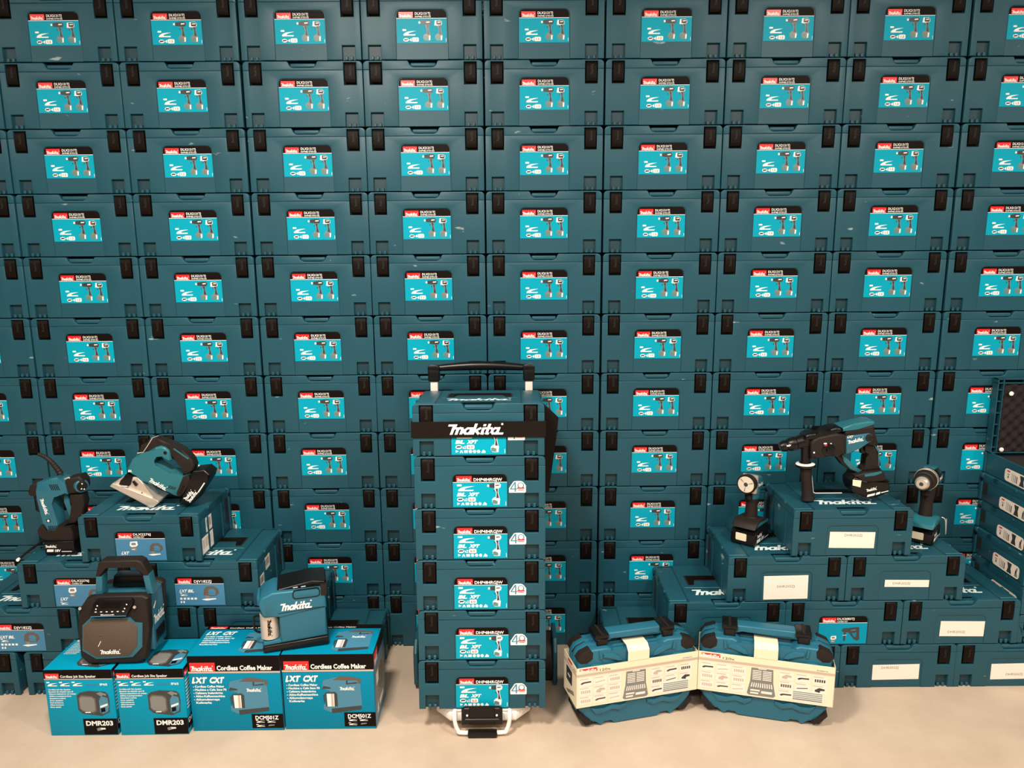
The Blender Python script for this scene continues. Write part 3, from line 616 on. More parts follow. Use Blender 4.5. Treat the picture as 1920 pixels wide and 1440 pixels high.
# open case: tray + raised lid with foam
zt = H2 + 5 * H1; w = W / 2
t = thing('tool_case', 'open teal case with foam-lined lid raised, on top of the right edge stack', 'tool case', (XS + .006, YF + .001, zt))
b = MB(); hb = .076
for a in [(-w, w, 0, .012, 0, hb), (-w, w, DP - .012, DP, 0, hb), (-w + .004, -w + .014, .01, DP - .01, 0, hb), (w - .014, w - .004, .01, DP - .01, 0, hb), (-w + .01, w - .01, .01, DP - .01, 0, .006)]: b.box(*a, 'teal_plastic', .0012)
part('tray', b, t)
b = MB(); b.box(-w + .016, w - .016, .014, DP - .014, .007, .06, 'foam', .004); part('foam_insert', b, t)
b = MB(); zl = hb; hl = .272; y0 = DP - .034; y1 = DP - .002; x0, x1 = -w, w
b.box(x0, x1, y1 - .004, y1, zl, zl + hl, 'teal_plastic', .001)
for a in [(x0, x0 + .004, zl, zl + hl), (x0 + .020, x0 + .0235, zl, zl + hl), (x1 - .004, x1, zl, zl + hl), (x1 - .0235, x1 - .020, zl, zl + hl)]: b.box(a[0], a[1], y0, y1 - .003, a[2], a[3], 'teal_plastic', .0008)
for a in [(zl, zl + .004), (zl + hl - .004, zl + hl), (zl + hl - .018, zl + hl - .0145)]: b.box(x0, x1, y0, y1 - .003, a[0], a[1], 'teal_plastic', .0008)
for k in range(6):
    for sx in (-1, 1): xa, xb = sorted((sx * (w - .003), sx * (w - .021))); b.box(xa, xb, y0 + .003, y1 - .003, zl + .02 + k * .042, zl + .023 + k * .042, 'teal_plastic')
for k in (-.10, -.05, -.02, .02, .06, .10): b.box(k - .004, k + .004, y0 - .002, y1 - .003, zl + hl - .016, zl + hl - .003, 'teal_plastic', .001)
side_label(t, H1)
part('lid', b, t)
b = MB(); V = []; Fc = []; nx, nz = 60, 40; fx0, fx1, fz0, fz1 = x0 + .024, x1 - .024, zl + .006, zl + hl - .019
for j in range(nz + 1):
    for i in range(nx + 1):
        px = fx0 + (fx1 - fx0) * i / nx; pz = fz0 + (fz1 - fz0) * j / nz
        V.append((px, y0 + .004 - .008 * math.sin(px * 150) * math.sin(pz * 150) , pz))
for j in range(nz):
    for i in range(nx): k = j * (nx + 1) + i; Fc.append((k, k + 1, k + nx + 2, k + nx + 1))
b.add(V, Fc, 'foam'); b.box(fx0, fx1, y0 + .013, y1 - .004, fz0, fz1, 'foam'); part('lid_foam', b, t, label='dark egg-crate foam lining')
for px, pz in ((x0 + .032, zl + hl - .052), (x0 + .020, zl + .016)):
    b = MB(); b.lathe((px + .014, y0 - .006, pz), (0, -1, 0), [(0, .008), (.003, .0075), (.0045, .004)], 'print_white', 14); part('foam_stud', b, t, label='white round stud')
# ------------------------------------------------------------------ trolley with six cases
TL = R(-3.9)          # the loaded trolley leans back slightly
TY = -.522
def T2(x, y, z): # trolley frame coords -> world (lean about x axis through (TY, .085))
    c, s_ = math.cos(TL), math.sin(TL); return Vector((x, TY + y * c - z * s_, .082 + y * s_ + z * c))
TX = -.092
badge40 = None
for k in range(6):
    nm = ['on the trolley, lowest of the six, behind the black bracket', 'second from the bottom on the trolley', 'third from the bottom on the trolley', 'fourth from the bottom on the trolley', 'second from the top on the trolley', 'topmost on the trolley, name band across it'][k]
    p = T2(TX + [-.001, .001, -.001, .0, .0, -.002][k], 0, k * H2)
    t = tool_case(H2, p.x, p.y, p.z, 'teal case with drill picture, ' + nm, 'kit40', group='teal cases stacked on the trolley', top=(k == 5), rot=(TL, 0, 0))
    b = MB(); y = -.0006
    P = [(.0885, .048), (.137, .048), (.1385, .052), (.1385, .070), (.131, .080), (.124, .084), (.106, .084), (.101, .082), (.0875, .062), (.0875, .050)]
    b.prism(P, y, .0002, 'print_white'); y -= .0003
    b.flat([(.091, .058), (.091, .061), (.104, .081), (.1085, .081), (.1085, .061), (.112, .061), (.112, .058), (.1085, .058), (.1085, .051), (.1045, .051), (.1045, .058)], y, 'print_steel'); b.flat([(.0955, .061), (.1045, .061), (.1045, .075)], y - .0002, 'print_white')
    b.disc(.123, .070, .010, y, 'print_steel', 18); b.disc(.123, .071, .007, y - .0002, 'print_white', 18)
    b.rect(.112, .134, .0605, .064, y - .0003, 'print_red'); b.rect(.114, .132, .056, .058, y, 'print_red')
    part('anniversary_badge', b, t, label='white badge sticker reading 40')
top6 = T2(0, 0, 6 * H2)
# black elastic name band around the top case
w = W / 2
t = thing('name_band', 'black elastic band with white script lettering around the top trolley case', 'band', T2(TX - .002, 0, 5 * H2), rot=(TL, 0, 0))
b = MB(); za, zb_ = .058, .106
b.box(-w - .004, w + .004, -.0055, -.0032, za, zb_, 'fabric_black', .0008); b.box(-w - .004, -w - .0015, -.0045, DP + .004, za, zb_, 'fabric_black'); b.box(w + .0015, w + .004, -.0045, DP + .004, za, zb_, 'fabric_black'); b.box(-w - .004, w + .004, DP + .0015, DP + .004, za, zb_, 'fabric_black')
part('strap', b, t)
b = MB(); b.logo(-.093, .067, .172, .031, -.0062, 'print_white', thick=.0006); part('lettering', b, t, label='white script word mark')
b = MB(); b.M = Matrix.Translation((w + .002, .16, 0)) @ Matrix.Rotation(R(20), 4, 'Z')
b.prism([(.0, .135), (.008, .13), (.056, .085), (.050, .045), (.022, -.155), (.0, -.16)], 0, .012, 'fabric_black', .004, 2); part('hanging_flap', b, t, label='black fabric flap hanging beside the stack')
# trolley
t = thing('hand_trolley', 'two-wheeled hand trolley with black grip and pale poles under the case stack', 'trolley', (TX, TY, 0))
def L(x, y, z): p = T2(x, y, z); return (p.x, p.y - TY, p.z)     # local to the trolley (x measured from TX)
yb = DP + .028
b = MB()
for sx, px in ((-1, -.163), (1, .157)):
    b = MB(); b.M = Matrix.Rotation(TL, 4, 'X'); z0_, z1_ = -.02, 1.02
    b.box(px - .0125, px + .0125, yb - .008, yb + .012, z0_, z1_, 'matt_aluminium', .002, 2)
    o = part('pole', b, t, loc=(0, 0, .082), label='pale aluminium telescopic pole')
for px in (-.163, .157):
    b = MB(); b.M = Matrix.Rotation(TL, 4, 'X')
    b.box(px - .0195, px + .0195, yb - .016, yb + .020, .994, 1.038, 'black_plastic', .006, 3)
    b.prism([(px - .020, 1.030), (px + .020, 1.030), (px + .020, 1.044), (px + .010, 1.052), (px - .012, 1.052), (px - .020, 1.046)], yb - .017, yb + .021, 'black_plastic', .004, 2)
    part('grip_bracket', b, t, loc=(0, 0, .082))
b = MB(); b.M = Matrix.Rotation(TL, 4, 'X')
b.tube([(-.150 + .294 * k / 24, yb + .002, 1.039 + .007 * math.sin(math.pi * k / 24)) for k in range(25)], .011, 'black_plastic', 14, rf=lambda u: .011 + .0045 * math.sin(math.pi * u))
part('grip', b, t, loc=(0, 0, .082))
b = MB(); b.M = Matrix.Translation((0, 0, .082)) @ Matrix.Rotation(TL, 4, 'X')
pl = [(-.19, .30), (-.19, .08), (-.15, .035), (-.115, .012), (-.085, .004), (.085, .004), (.115, .012), (.15, .035), (.19, .08), (.19, .30)]
b.M = b.M @ Matrix(((1, 0, 0, 0), (0, 0, 1, 0), (0, -1, 0, 0), (0, 0, 0, 1))); b.prism(pl, .002, .012, 'white_metal', .003, 2); 
b.prism([(-.17, .28), (-.15, .06), (-.105, .004), (.105, .004), (.15, .06), (.17, .28)], .010, .046, 'white_metal', .012, 3)
part('base_plate', b, t, label='pale metal base plate')
b = MB(); b.prism([(-.066, .037), (.062, .037), (.062, .093), (.052, .100), (-.055, .100), (-.066, .093)], -.016, -.008, 'black_plastic', .003, 2)
b.box(-.056, .052, -.020, -.014, .048, .060, 'black_plastic', .002); b.box(-.058, -.040, -.018, -.010, .040, .096, 'black_plastic', .002); b.box(.036, .054, -.018, -.010, .040, .096, 'black_plastic', .002)
b.box(-.03, .026, -.012, .06, .078, .084, 'black_plastic', .001)
for sx in (-.048, .044): b.lathe((sx, -.018, .072), (0, -1, 0), [(0, .0035), (.002, .003)], 'print_white', 10)
part('front_bracket', b, t, label='black front latch bracket')
b = MB(); P = [(-.088, .03, .082), (-.088, -.012, .070), (-.086, -.016, .045), (-.078, -.018, .022), (-.062, -.019, .013), (.058, -.019, .013), (.074, -.018, .022), (.082, -.016, .045), (.084, -.012, .070), (.084, .03, .082)]
def smooth(P, n=4):
    P = [Vector(p) for p in P]; out = []
    for i in range(len(P) - 1):
        p0 = P[max(i - 1, 0)]; p1 = P[i]; p2 = P[i + 1]; p3 = P[min(i + 2, len(P) - 1)]
        for k in range(n):
            u = k / n; out.append(.5 * ((2 * p1) + (-p0 + p2) * u + (2 * p0 - 5 * p1 + 4 * p2 - p3) * u * u + (-p0 + 3 * p1 - 3 * p2 + p3) * u ** 3))
    return out + [P[-1]]
b.tube(smooth(P), .0065, 'white_metal', 10); part('foot_bar', b, t, label='bent white foot bar')
b = MB(); b.box(-.047, .045, -.032, -.010, .0005, .022, 'black_plastic', .005, 2); part('rubber_foot', b, t)
for sx in (-1, 1):
    b = MB(); wy, wz, r = .315, .083, .082; xa = sx * .192 + .002; d = (sx, 0, 0)
    b.lathe((xa, wy, wz), d, [(0, r - .012), (.004, r), (.036, r), (.042, r - .012), (.044, .02)], 'soft_black', 32)
    wh = part('wheel', b, t, label='black wheel with teal side guard')
    b = MB(); b.M = Matrix.Translation((xa + sx * .046, wy, wz)) @ Matrix.Rotation(R(90), 4, 'Z')
    P = [(-.085, -.060), (-.060, -.082), (.060, -.082), (.085, -.060), (.085, .055), (.055, .092), (-.055, .092), (-.085, .055)]
    b.prism(P, -.008 , .008, 'teal_plastic', .006, 3); part('side_guard', b, wh)

# ------------------------------------------------------------------ printed cartons
def carton_face_speaker(b, wd, h):
    y = -.0006; X = lambda u: -wd / 2 + u * wd; Z = lambda v: h * (1 - v)
    b.rect(-wd / 2, wd / 2, Z(.135), h, y, 'print_black'); b.rect(-wd / 2, wd / 2, Z(.148), Z(.135), y, 'card_grey')
    b.badge(X(.02), Z(.128), .205 * wd, .072 * h, y - .0003); b.text('Cordless Job Site Speaker', X(.245), Z(.118), .036 * h, y - .0003, 'print_white', w=.52 * wd)
    for k in range(3): b.swoosh(X(.035 + .185 * k), Z(.255), .16 * wd, .075 * h, y)
    b.text('Bluetooth', X(.61), Z(.240), .032 * h, y, 'print_pale', w=.17 * wd, bold=.03); b.text('IP65', X(.81), Z(.240), .032 * h, y, 'print_white', w=.11 * wd, bold=.03)
    for k, (t, u) in enumerate([('Cordless Job Site Speaker', .33), ('Enceinte de chantier sans fil', .36), ('Altavoz inalambrico de trabajo', .40), ('Akku-Lautsprecher', .33), ('Altoparlante a batteria', .24), ('Accu speaker', .20), ('Glosnik akumulatorowy', .20), ('Akkus hangszoro', .20), ('Boxa santier', .16)]):
        b.text(t, X(.045), Z(.305 + .033 * k), .020 * h, y, 'print_white', w=u * wd, bold=.03)
    pic_radio(b, X(.45), Z(.70), .50 * wd, .38 * h, y)
    b.rect(X(.50), X(1), Z(.985), Z(.742), y, 'print_black'); b.text('DMR203', X(.54), Z(.845), .070 * h, y - .0003, 'print_white', w=.40 * wd, bold=.035)
    b.flat([(X(.70), Z(.93)), (X(.69), Z(.89)), (X(.75), Z(.875)), (X(.82), Z(.88)), (X(.82), Z(.90)), (X(.75), Z(.92))], y - .0003, 'print_grey'); b.rect(X(.75), X(.82), Z(.905), Z(.885), y - .0006, 'print_white')
def pic_radio(b, x, z, wd, h, y):
    q = lambda P: [(x + a * wd, z + c * h) for a, c in P]
    b.flat(q([(.0, .25), (.0, .82), (.10, .93), (.35, 1.0), (.85, .96), (.93, .85), (.95, .60), (.92, .15), (.80, .08), (.68, .0), (.12, .10)]), y, 'print_dark')
    b.flat(q([(.04, .30), (.04, .72), (.12, .84), (.45, .80), (.55, .70), (.55, .20), (.44, .10), (.12, .18)]), y - .0003, 'print_brown')
    b.flat(q([(.07, .32), (.07, .70), (.14, .78), (.43, .75), (.51, .66), (.51, .24), (.42, .16), (.14, .22)]), y - .0005, 'print_grey')
    b.flat(q([(.64, .15), (.64, .62), (.72, .80), (.90, .72), (.92, .40), (.88, .18), (.72, .08)]), y - .0003, 'print_steel')
    b.flat(q([(.66, .32), (.66, .40), (.88, .50), (.88, .42)]), y - .0005, 'print_white'); b.flat(q([(.67, .14), (.67, .30), (.80, .34), (.80, .18)]), y - .0005, 'print_black')
    b.flat(q([(.58, .90), (.72, .78), (.78, .84), (.86, .80), (.88, .88), (.70, .96)]), y - .0005, 'print_grey'); b.rect(x + .2 * wd, x + .36 * wd, z + .13 * h, z + .17 * h, y - .0007, 'print_white')
def pic_coffee(b, x, z, wd, h, y):
    q = lambda P: [(x + a * wd, z + c * h) for a, c in P]
    b.flat(q([(.22, .0), (.0, .10), (.0, .24), (.18, .22), (.18, .60), (.02, .66), (-.02, .72), (.02, .90), (.30, .96), (.62, 1.0), (.98, .92), (.96, .78), (.98, .20), (.97, .10), (.25, .0)]), y, 'print_steel')
    b.flat(q([(.20, .01), (.20, .12), (.97, .20), (.97, .10), (.25, .0)]), y - .0003, 'print_dark'); b.flat(q([(.26, .90), (.44, 1.0), (.70, .99), (.98, .92), (.97, .80), (.90, .80), (.90, .88)]), y - .0003, 'print_brown')
    b.flat(q([(.06, .18), (.06, .56), (.30, .58), (.36, .52), (.36, .18)]), y - .0003, 'print_dark'); b.flat(q([(.10, .18), (.09, .53), (.28, .53), (.28, .18)]), y - .0006, 'print_white'); b.flat(q([(.20, .18), (.20, .53), (.26, .53), (.26, .18)]), y - .0008, 'card_grey')
    b.flat(q([(-.02, .66), (.02, .74), (.20, .70), (.20, .66)]), y - .0003, 'print_dark')
    b.flat(q([(.02, .28), (.0, .48), (.04, .52), (.09, .52), (.09, .48), (.04, .46), (.05, .30)]), y - .0006, 'print_dark')
    b.flat(q([(.60, .78), (.60, .88), (.64, .89), (.64, .81), (.88, .84), (.88, .80)]), y - .0005, 'print_dark'); b.logo(x + .42 * wd, z + .62 * h, .40 * wd, .09 * h, y - .0005, 'print_white')
def carton_face_coffee(b, wd, h):
    y = -.0006; X = lambda u: -wd / 2 + u * wd; Z = lambda v: h * (1 - v)
    b.rect(-wd / 2, wd / 2, Z(.205), h, y, 'print_black'); b.rect(-wd / 2, wd / 2, Z(.228), Z(.205), y, 'card_grey')
    b.badge(X(.022), Z(.200), .275 * wd, .112 * h, y - .0003); b.text('Cordless Coffee Maker', X(.315), Z(.188), .060 * h, y - .0003, 'print_white', w=.605 * wd, bold=.035)
    b.text('LXT', X(.032), Z(.355), .075 * h, y, 'print_white', w=.155 * wd, sh=.22, bold=.06); b.text('CXT', X(.22), Z(.355), .075 * h, y, 'print_white', w=.155 * wd, sh=.22, bold=.06)
    for k, (t, u) in enumerate([('Cordless Coffee Maker', .32), ('Machine a Cafe Sans Fil', .34), ('Cafetera Inalambrica', .30), ('Akku-Kaffeemaschine', .32), ('Akkumulatornaya', .26), ('Kofevarka', .17)]):
        b.text(t, X(.06), Z(.415 + .043 * k), .028 * h, y, 'print_white', w=u * wd, bold=.035)
        if k < 5: b.disc(X(.045), Z(.405 + .043 * k), .0015, y, 'print_white', 8)
    pic_coffee(b, X(.435), Z(.780), .43 * wd, .49 * h, y)
    b.rect(X(.655), X(1), Z(.965), Z(.775), y, 'print_black'); b.text('DCM501Z', X(.695), Z(.848), .050 * h, y - .0003, 'print_white', w=.255 * wd, bold=.03)
    for u, v, k in ((.70, .895, 1), (.82, .895, 1), (.70, .95, 1)): b.swoosh(X(u), Z(v), .10 * wd, .038 * h, y - .0003)
    b.flat([(X(.83), Z(.94)), (X(.84), Z(.92)), (X(.90), Z(.918)), (X(.90), Z(.93))], y - .0003, 'print_grey')
def carton(kind, x, yf, wd, dp, h, label, rz=0.):
    b = MB(); col = 'print_blue' if kind == 'coffee' else 'print_skyblue'
    b.box(-wd / 2, wd / 2, 0, dp, 0, h, col, .0015, 2)
    (carton_face_coffee if kind == 'coffee' else carton_face_speaker)(b, wd, h)
    b.M = Matrix(((1, 0, 0, 0), (0, 0, 1, 0), (0, -1, 0, h), (0, 0, 0, 1)))
    X = lambda u: -wd / 2 + u * wd; Zt = lambda v: v * dp
    if kind == 'coffee':
        y = -.0006; b.rect(-wd / 2, wd / 2, Zt(.86), dp, y, 'print_black'); b.badge(X(.03), Zt(.88), .20 * wd, .08 * dp, y - .0003); b.text('Cordless Coffee Maker', X(.26), Zt(.89), .035 * dp, y - .0003, 'print_white', w=.45 * wd, bold=.03)
        b.text('LXT', X(.04), Zt(.68), .105 * dp, y, 'print_white', w=.14 * wd, sh=.3, bold=.06); b.text('CXT', X(.22), Zt(.68), .105 * dp, y, 'print_white', w=.14 * wd, sh=.3, bold=.06)
        for k, (t, u) in enumerate([('Cordless Coffee Maker', .30), ('Machine a Cafe Sans Fil', .34), ('Cafetera Inalambrica', .30), ('Akku-Kaffeemaschine', .32), ('Kofevarka', .20)]): b.text(t, X(.05), Zt(.60 - .065 * k), .035 * dp, y, 'print_white', w=u * wd, bold=.035)
        pic_coffee(b, X(.52), Zt(.08), .42 * wd, .72 * dp, y)
    else:
        y = -.0006; b.rect(-wd / 2, wd / 2, Zt(.97), dp, y, 'print_black'); pic_radio(b, X(.40), Zt(.06), .55 * wd, .55 * dp, y)
        for k in range(8): b.text('Cordless Job Site Speaker', X(.06), Zt(.84 - .05 * k), .028 * dp, y, 'print_white', w=(.34 - .02 * k) * wd, bold=.03)
        for k in range(2): b.swoosh(X(.06 + .2 * k), Zt(.89), .15 * wd, .07 * dp, y)
    b.M = Matrix(((0, -1, 0, wd / 2), (1, 0, 0, dp / 2), (0, 0, 1, 0), (0, 0, 0, 1)))   # right end
    y = -.0006; hd = dp / 2
    if kind == 'coffee':
        b.rect(-hd, hd, 0, h, y, 'print_steel'); b.rect(-hd, hd, .82 * h, h, y - .0003, 'print_black'); b.badge(-hd + .006, .80 * h, .06, .045, y - .0006)
        b.flat([(-hd + .02, .10 * h), (-hd + .02, .72 * h), (hd - .03, .72 * h), (hd - .02, .10 * h)], y - .0003, 'print_grey'); b.disc(.02, .48 * h, .045, y - .0006, 'print_brown', 18); b.rect(-hd + .03, -hd + .07, .5 * h, .66 * h, y - .0006, 'print_white'); b.flat([(-hd + .03, .12 * h), (-hd + .045, .30 * h), (-hd + .06, .12 * h)], y - .0006, 'print_white'); b.rect(-.02, .05, .14 * h, .22 * h, y - .0006, 'print_white')
    else:
        b.rect(-hd, hd, .865 * h, h, y, 'print_black'); b.badge(-hd + .004, .875 * h, .05, .018, y - .0003); b.rect(-hd, hd, .02, .25 * h, y, 'print_black'); b.text('DMR203', -hd + .006, .165 * h, .016, y - .0003, 'print_white', w=.085)
        for k in range(9): b.rect(-hd + .006, -hd + .05 - .003 * k, (.78 - .05 * k) * h, (.80 - .05 * k) * h, y, 'print_white')
    return solo('cardboard_box', b, label, 'box', (x, yf, 0), rz, group='blue cartons in the front row')
carton('speaker', -1.344, -.519, .211, .185, .2275, 'blue carton with a speaker picture, leftmost of the front row')
carton('speaker', -1.1235, -.519, .211, .185, .2275, 'blue carton with a speaker picture, right one, under the radio', rz=R(.6))
carton('coffee', -.8665, -.502, .2865, .188, .2600, 'blue carton with a coffee machine picture, left one')
carton('coffee', -.5755, -.498, .2865, .184, .2600, 'blue carton with a coffee machine picture, right one')

# ------------------------------------------------------------------ tools: shared battery pack, x across, -y forward
def P3(poly, s=1., dx=0., dz=0.): return [(a * s + dx, c * s + dz) for a, c in poly]
def battery_block(parent, L_=.112, wd=.074, h=.052, z=0., name='battery'):
    b = MB(); b.M = Matrix.Translation((0, 0, z)) @ Matrix.Rotation(R(90), 4, 'Z')   # profile in y,z
    b.prism([(-L_ / 2, .006), (-L_ / 2 + .006, 0), (L_ / 2 - .010, 0), (L_ / 2, .010), (L_ / 2, h - .006), (L_ / 2 - .008, h), (-L_ / 2 + .030, h), (-L_ / 2 + .014, h - .010), (-L_ / 2 + .002, h - .016)], -wd / 2, wd / 2, 'black_plastic', .005, 3)
    o = part(name, b, parent)
    b = MB(); b.M = Matrix.Translation((0, -L_ / 2 - .0006, z)); b.flat(rrect(-.020, .012, .014, .036, .003, 3), 0, 'cream_card'); part('front_sticker', b, o, label='cream square sticker')
    b = MB(); b.M = Matrix.Translation((wd / 2 + .0006, 0, z)) @ Matrix.Rotation(R(90), 4, 'Z')
    b.logo(-.036, .024, .036, .010, 0, 'print_white'); b.flat([(-.038, .010), (-.036, .020), (-.010, .020), (-.012, .010)], 0, 'print_white'); b.text('18V', -.006, .010, .010, 0, 'print_white', w=.020, sh=.2, bold=.04); b.rect(.018, .048, .010, .0125, 0, 'print_white')
    part('side_print', b, o, label='white lettering')
    return o
def rib_text(b, x, z, ang, wd, h, y, m='print_white'):
    M0 = b.M; b.M = M0 @ Matrix.Translation((x, y, z)) @ Matrix.Rotation(-ang, 4, 'Y'); b.logo(0, 0, wd, h, 0, m); b.M = M0

# jigsaw lying tilted on the top left case
t = thing('jigsaw', 'teal and black cordless jigsaw with silver shoe tilted on the left pyramid', 'jigsaw', (-1.22, -.195, 4 * H2 + .001))
J = JIG
b = MB(); b.prism(J['body'], -.031, .031, 'tool_teal', .012, 4); b.disc(.0811 - .004, .1895, .006, -.0313, 'black_plastic', 14)
rib_text(b, .012, .092, -R(32), .066, .015, -.0316)
b.text('BL', -.052, .125, .007, -.0316, 'print_white', w=.014, sh=.3, bold=.04)
for k in range(5): b.flat([(.073 + k * .0055, .066 - k * .001), (.075 + k * .0055, .065 - k * .001), (.084 + k * .0045, .077 - .002 * k), (.082 + k * .0045, .078 - .002 * k)], -.0316, 'black_plastic')
part('motor_housing', b, t)
b = MB(); b.prism(J['grip'], -.022, .022, 'soft_black', .009, 4); b.prism([(.100, .200), (.104, .203), (.150, .168), (.147, .163)], -.0228, -.02, 'tool_teal', .001); part('grip', b, t, label='dark rubber grip')
b = MB(); b.prism(J['rear'], -.035, .035, 'soft_black', .005, 2); b.prism([(.113, .052), (.128, .078), (.134, .076), (.118, .048)], -.0365, -.03, 'black_plastic', .001); part('rear_cap', b, t)
b = MB(); b.prism(J['battery'], -.037, .037, 'black_plastic', .006, 3); rib_text(b, .134, .024, R(47), .044, .012, -.0378); rib_text(b, .146, .016, R(50), .050, .012, -.0378); b.flat([(.176, .055), (.179, .053), (.203, .086), (.200, .088)], -.0378, 'print_white')
part('battery', b, t, label='black battery pack with white lettering')
b = MB(); b.prism(J['plate'], -.040, .040, 'silver_metal', .002, 2); part('shoe', b, t, label='silver metal base shoe')
b = MB(); b.prism(J['bracket'], -.033, .012, 'silver_metal', .003, 2); b.disc(-.012, .052, .0025, -.0335, 'print_dark', 8); b.prism(J['lever'], -.040, -.03, 'black_plastic', .0015); part('shoe_bracket', b, t, label='silver cast bracket')
b = MB(); b.prism(J['holder'], -.036, .010, 'black_plastic', .004, 2); b.cyl((-.058, -.02, .055), (-.045, -.02, .105), .005, 'silver_metal', 10); b.cyl((-.075, -.038, .078), (-.055, -.038, .076), .0035, 'silver_metal', 8); part('blade_clamp', b, t)
b = MB(); b.prism(J['trigger'], -.010, .010, 'black_plastic', .003, 2); part('trigger', b, t)
b = MB(); b.tube([(-.018, -.024, .187), (.002, -.024, .19), (.026, -.023, .224), (.034, -.02, .238), (.046, .0, .24)], .0016, 'silver_metal', 6); part('wire_guard', b, t, label='thin wire guard')

# rotary hammer on the top right case
t = thing('rotary_hammer', 'teal and black cordless rotary hammer with long side handle on the right pyramid', 'hammer drill', (1.09, -.205, 3 * H2 + H2 + .001))
H = HAM
b = MB(); b.prism(H['gear'], -.036, .036, 'soft_black', .008, 3); b.prism(H['barrel'], -.030, .030, 'black_plastic', .010, 4); b.prism(H['rear'], -.030, .030, 'soft_black', .006, 3)
for px, pz in H['dots'][:3]: b.lathe((px, -.036, pz), (0, -1, 0), [(0, .0032), (.0015, .0025)], 'print_white', 10)
part('gear_housing', b, t)
b = MB(); b.prism(H['cover'], -.032, .032, 'tool_teal', .008, 4); part('top_cover', b, t)
b = MB(); b.prism(H['panel'], -.038, .038, 'tool_blue', .005, 3); rib_text(b, .023, .2055, R(13), .054, .0125, -.0386); b.text('LXT', .019, .2265, .008, -.0386, 'print_white', w=.018, sh=.3, bold=.04); part('motor_cover', b, t)
b = MB(); kx, kz = H['knob'][0]; b.lathe((kx + .0, -.036, kz + .0), (0, -1, 0), [(0, .0125), (.004, .012), (.005, .009)], 'soft_black', 20); part('brush_cap', b, t)
b = MB(); b.prism(H['handle'], -.019, .019, 'soft_black', .008, 3); b.prism([(.082, .204), (.105, .2095), (.125, .198), (.138, .176), (.1425, .123), (.139, .123), (.1345, .174), (.122, .193), (.104, .205), (.083, .200)], -.0205, .0205, 'tool_teal', .001); part('handle', b, t, label='black rubber handle')
b = MB(); b.prism(H['trigger'], -.010, .010, 'black_plastic', .003, 2); part('trigger', b, t)
b = MB(); b.prism(H['loop'], -.016, .016, 'black_plastic', .005, 2); b.prism(H['looptrim'], -.0175, .0175, 'tool_teal', .003, 2); part('lower_brace', b, t)
b = MB(); b.prism(H['foot'], -.036, .036, 'soft_black', .006, 3); b.prism(H['foottrim'], -.038, .038, 'tool_teal', .002); part('battery_foot', b, t)
b = MB(); b.prism(H['battery'], -.040, .036, 'black_plastic', .007, 3); b.flat(H['sticker'], -.0412, 'cream_card')
rib_text(b, .0965, .0405, R(14), .036, .010, -.0412); b.flat([(.099, .023), (.101, .031), (.126, .037), (.124, .029)], -.0412, 'print_white'); b.flat([(.128, .030), (.130, .038), (.143, .0415), (.141, .0335)], -.0412, 'print_white'); b.flat([(.145, .0365), (.1455, .0395), (.169, .0455), (.169, .0425)], -.0412, 'print_white')
part('battery', b, t, label='black battery pack with cream sticker')
b = MB(); c0 = Vector((-.187, 0, .1865)); ax = Vector((.102, 0, .027)).normalized()
b.lathe(c0, ax, [(0, .008), (.001, .015), (.012, .019), (.020, .0195), (.024, .017), (.030, .022), (.052, .024), (.056, .021), (.075, .025), (.092, .026)], 'black_plastic', 28)
for dz in (.004, .011): b.box(-.176 + dz, -.166 + dz, -.0215, -.018, .193 + dz * .3, .197 + dz * .3, 'print_white')
part('chuck', b, t)
b = MB(); sx, sz0 = -.088, .0
b.lathe((-.1055, -.008, .226), (.04, 0, -1), [(0, .012), (.005, .019), (.03, .018), (.032, .0155), (.088, .0155), (.090, .020)], 'black_plastic', 24)
part('handle_collar', b, t)
b = MB(); b.lathe((-.1015, -.008, .1345), (.05, 0, -1), [(0, .017), (.003, .030), (.005, .0315), (.008, .030), (.010, .017)], 'print_white', 30); b.lathe((-.1010, -.008, .1315), (.05, 0, -1), [(0, .020), (.002, .0345), (.008, .0345), (.010, .020)], 'black_plastic', 30); part('hand_guard', b, t, label='round guard with white ring')
b = MB(); b.lathe((-.1000, -.008, .126), (.13, 0, -1), [(0, .016), (.010, .0185), (.06, .0175), (.104, .0185), (.114, .022), (.1205, .0235), (.1235, .021)], 'soft_black', 24); part('side_handle', b, t, label='black rubber side handle')
b = MB(); b.tube([(-.079, -.012, .092), (-.070, -.012, .036), (-.068, -.012, .030), (-.060, -.012, .028), (.0275, -.012, .028)], .0014, 'print_white', 8); part('depth_rod', b, t, label='thin pale depth rod')
b = MB(); b.lathe((-.038, -.034, .1856), (0, -1, 0), [(0, .022), (.004, .0215), (.005, .016)], 'black_plastic', 24); b.box(-.047, -.028, -.046, -.036, .179, .191, 'black_plastic', .003, 2); b.box(-.054, -.046, -.0400, -.035, .200, .204, 'red_plastic'); b.box(-.056, -.047, -.0400, -.035, .206, .210, 'print_white'); part('mode_dial', b, t)

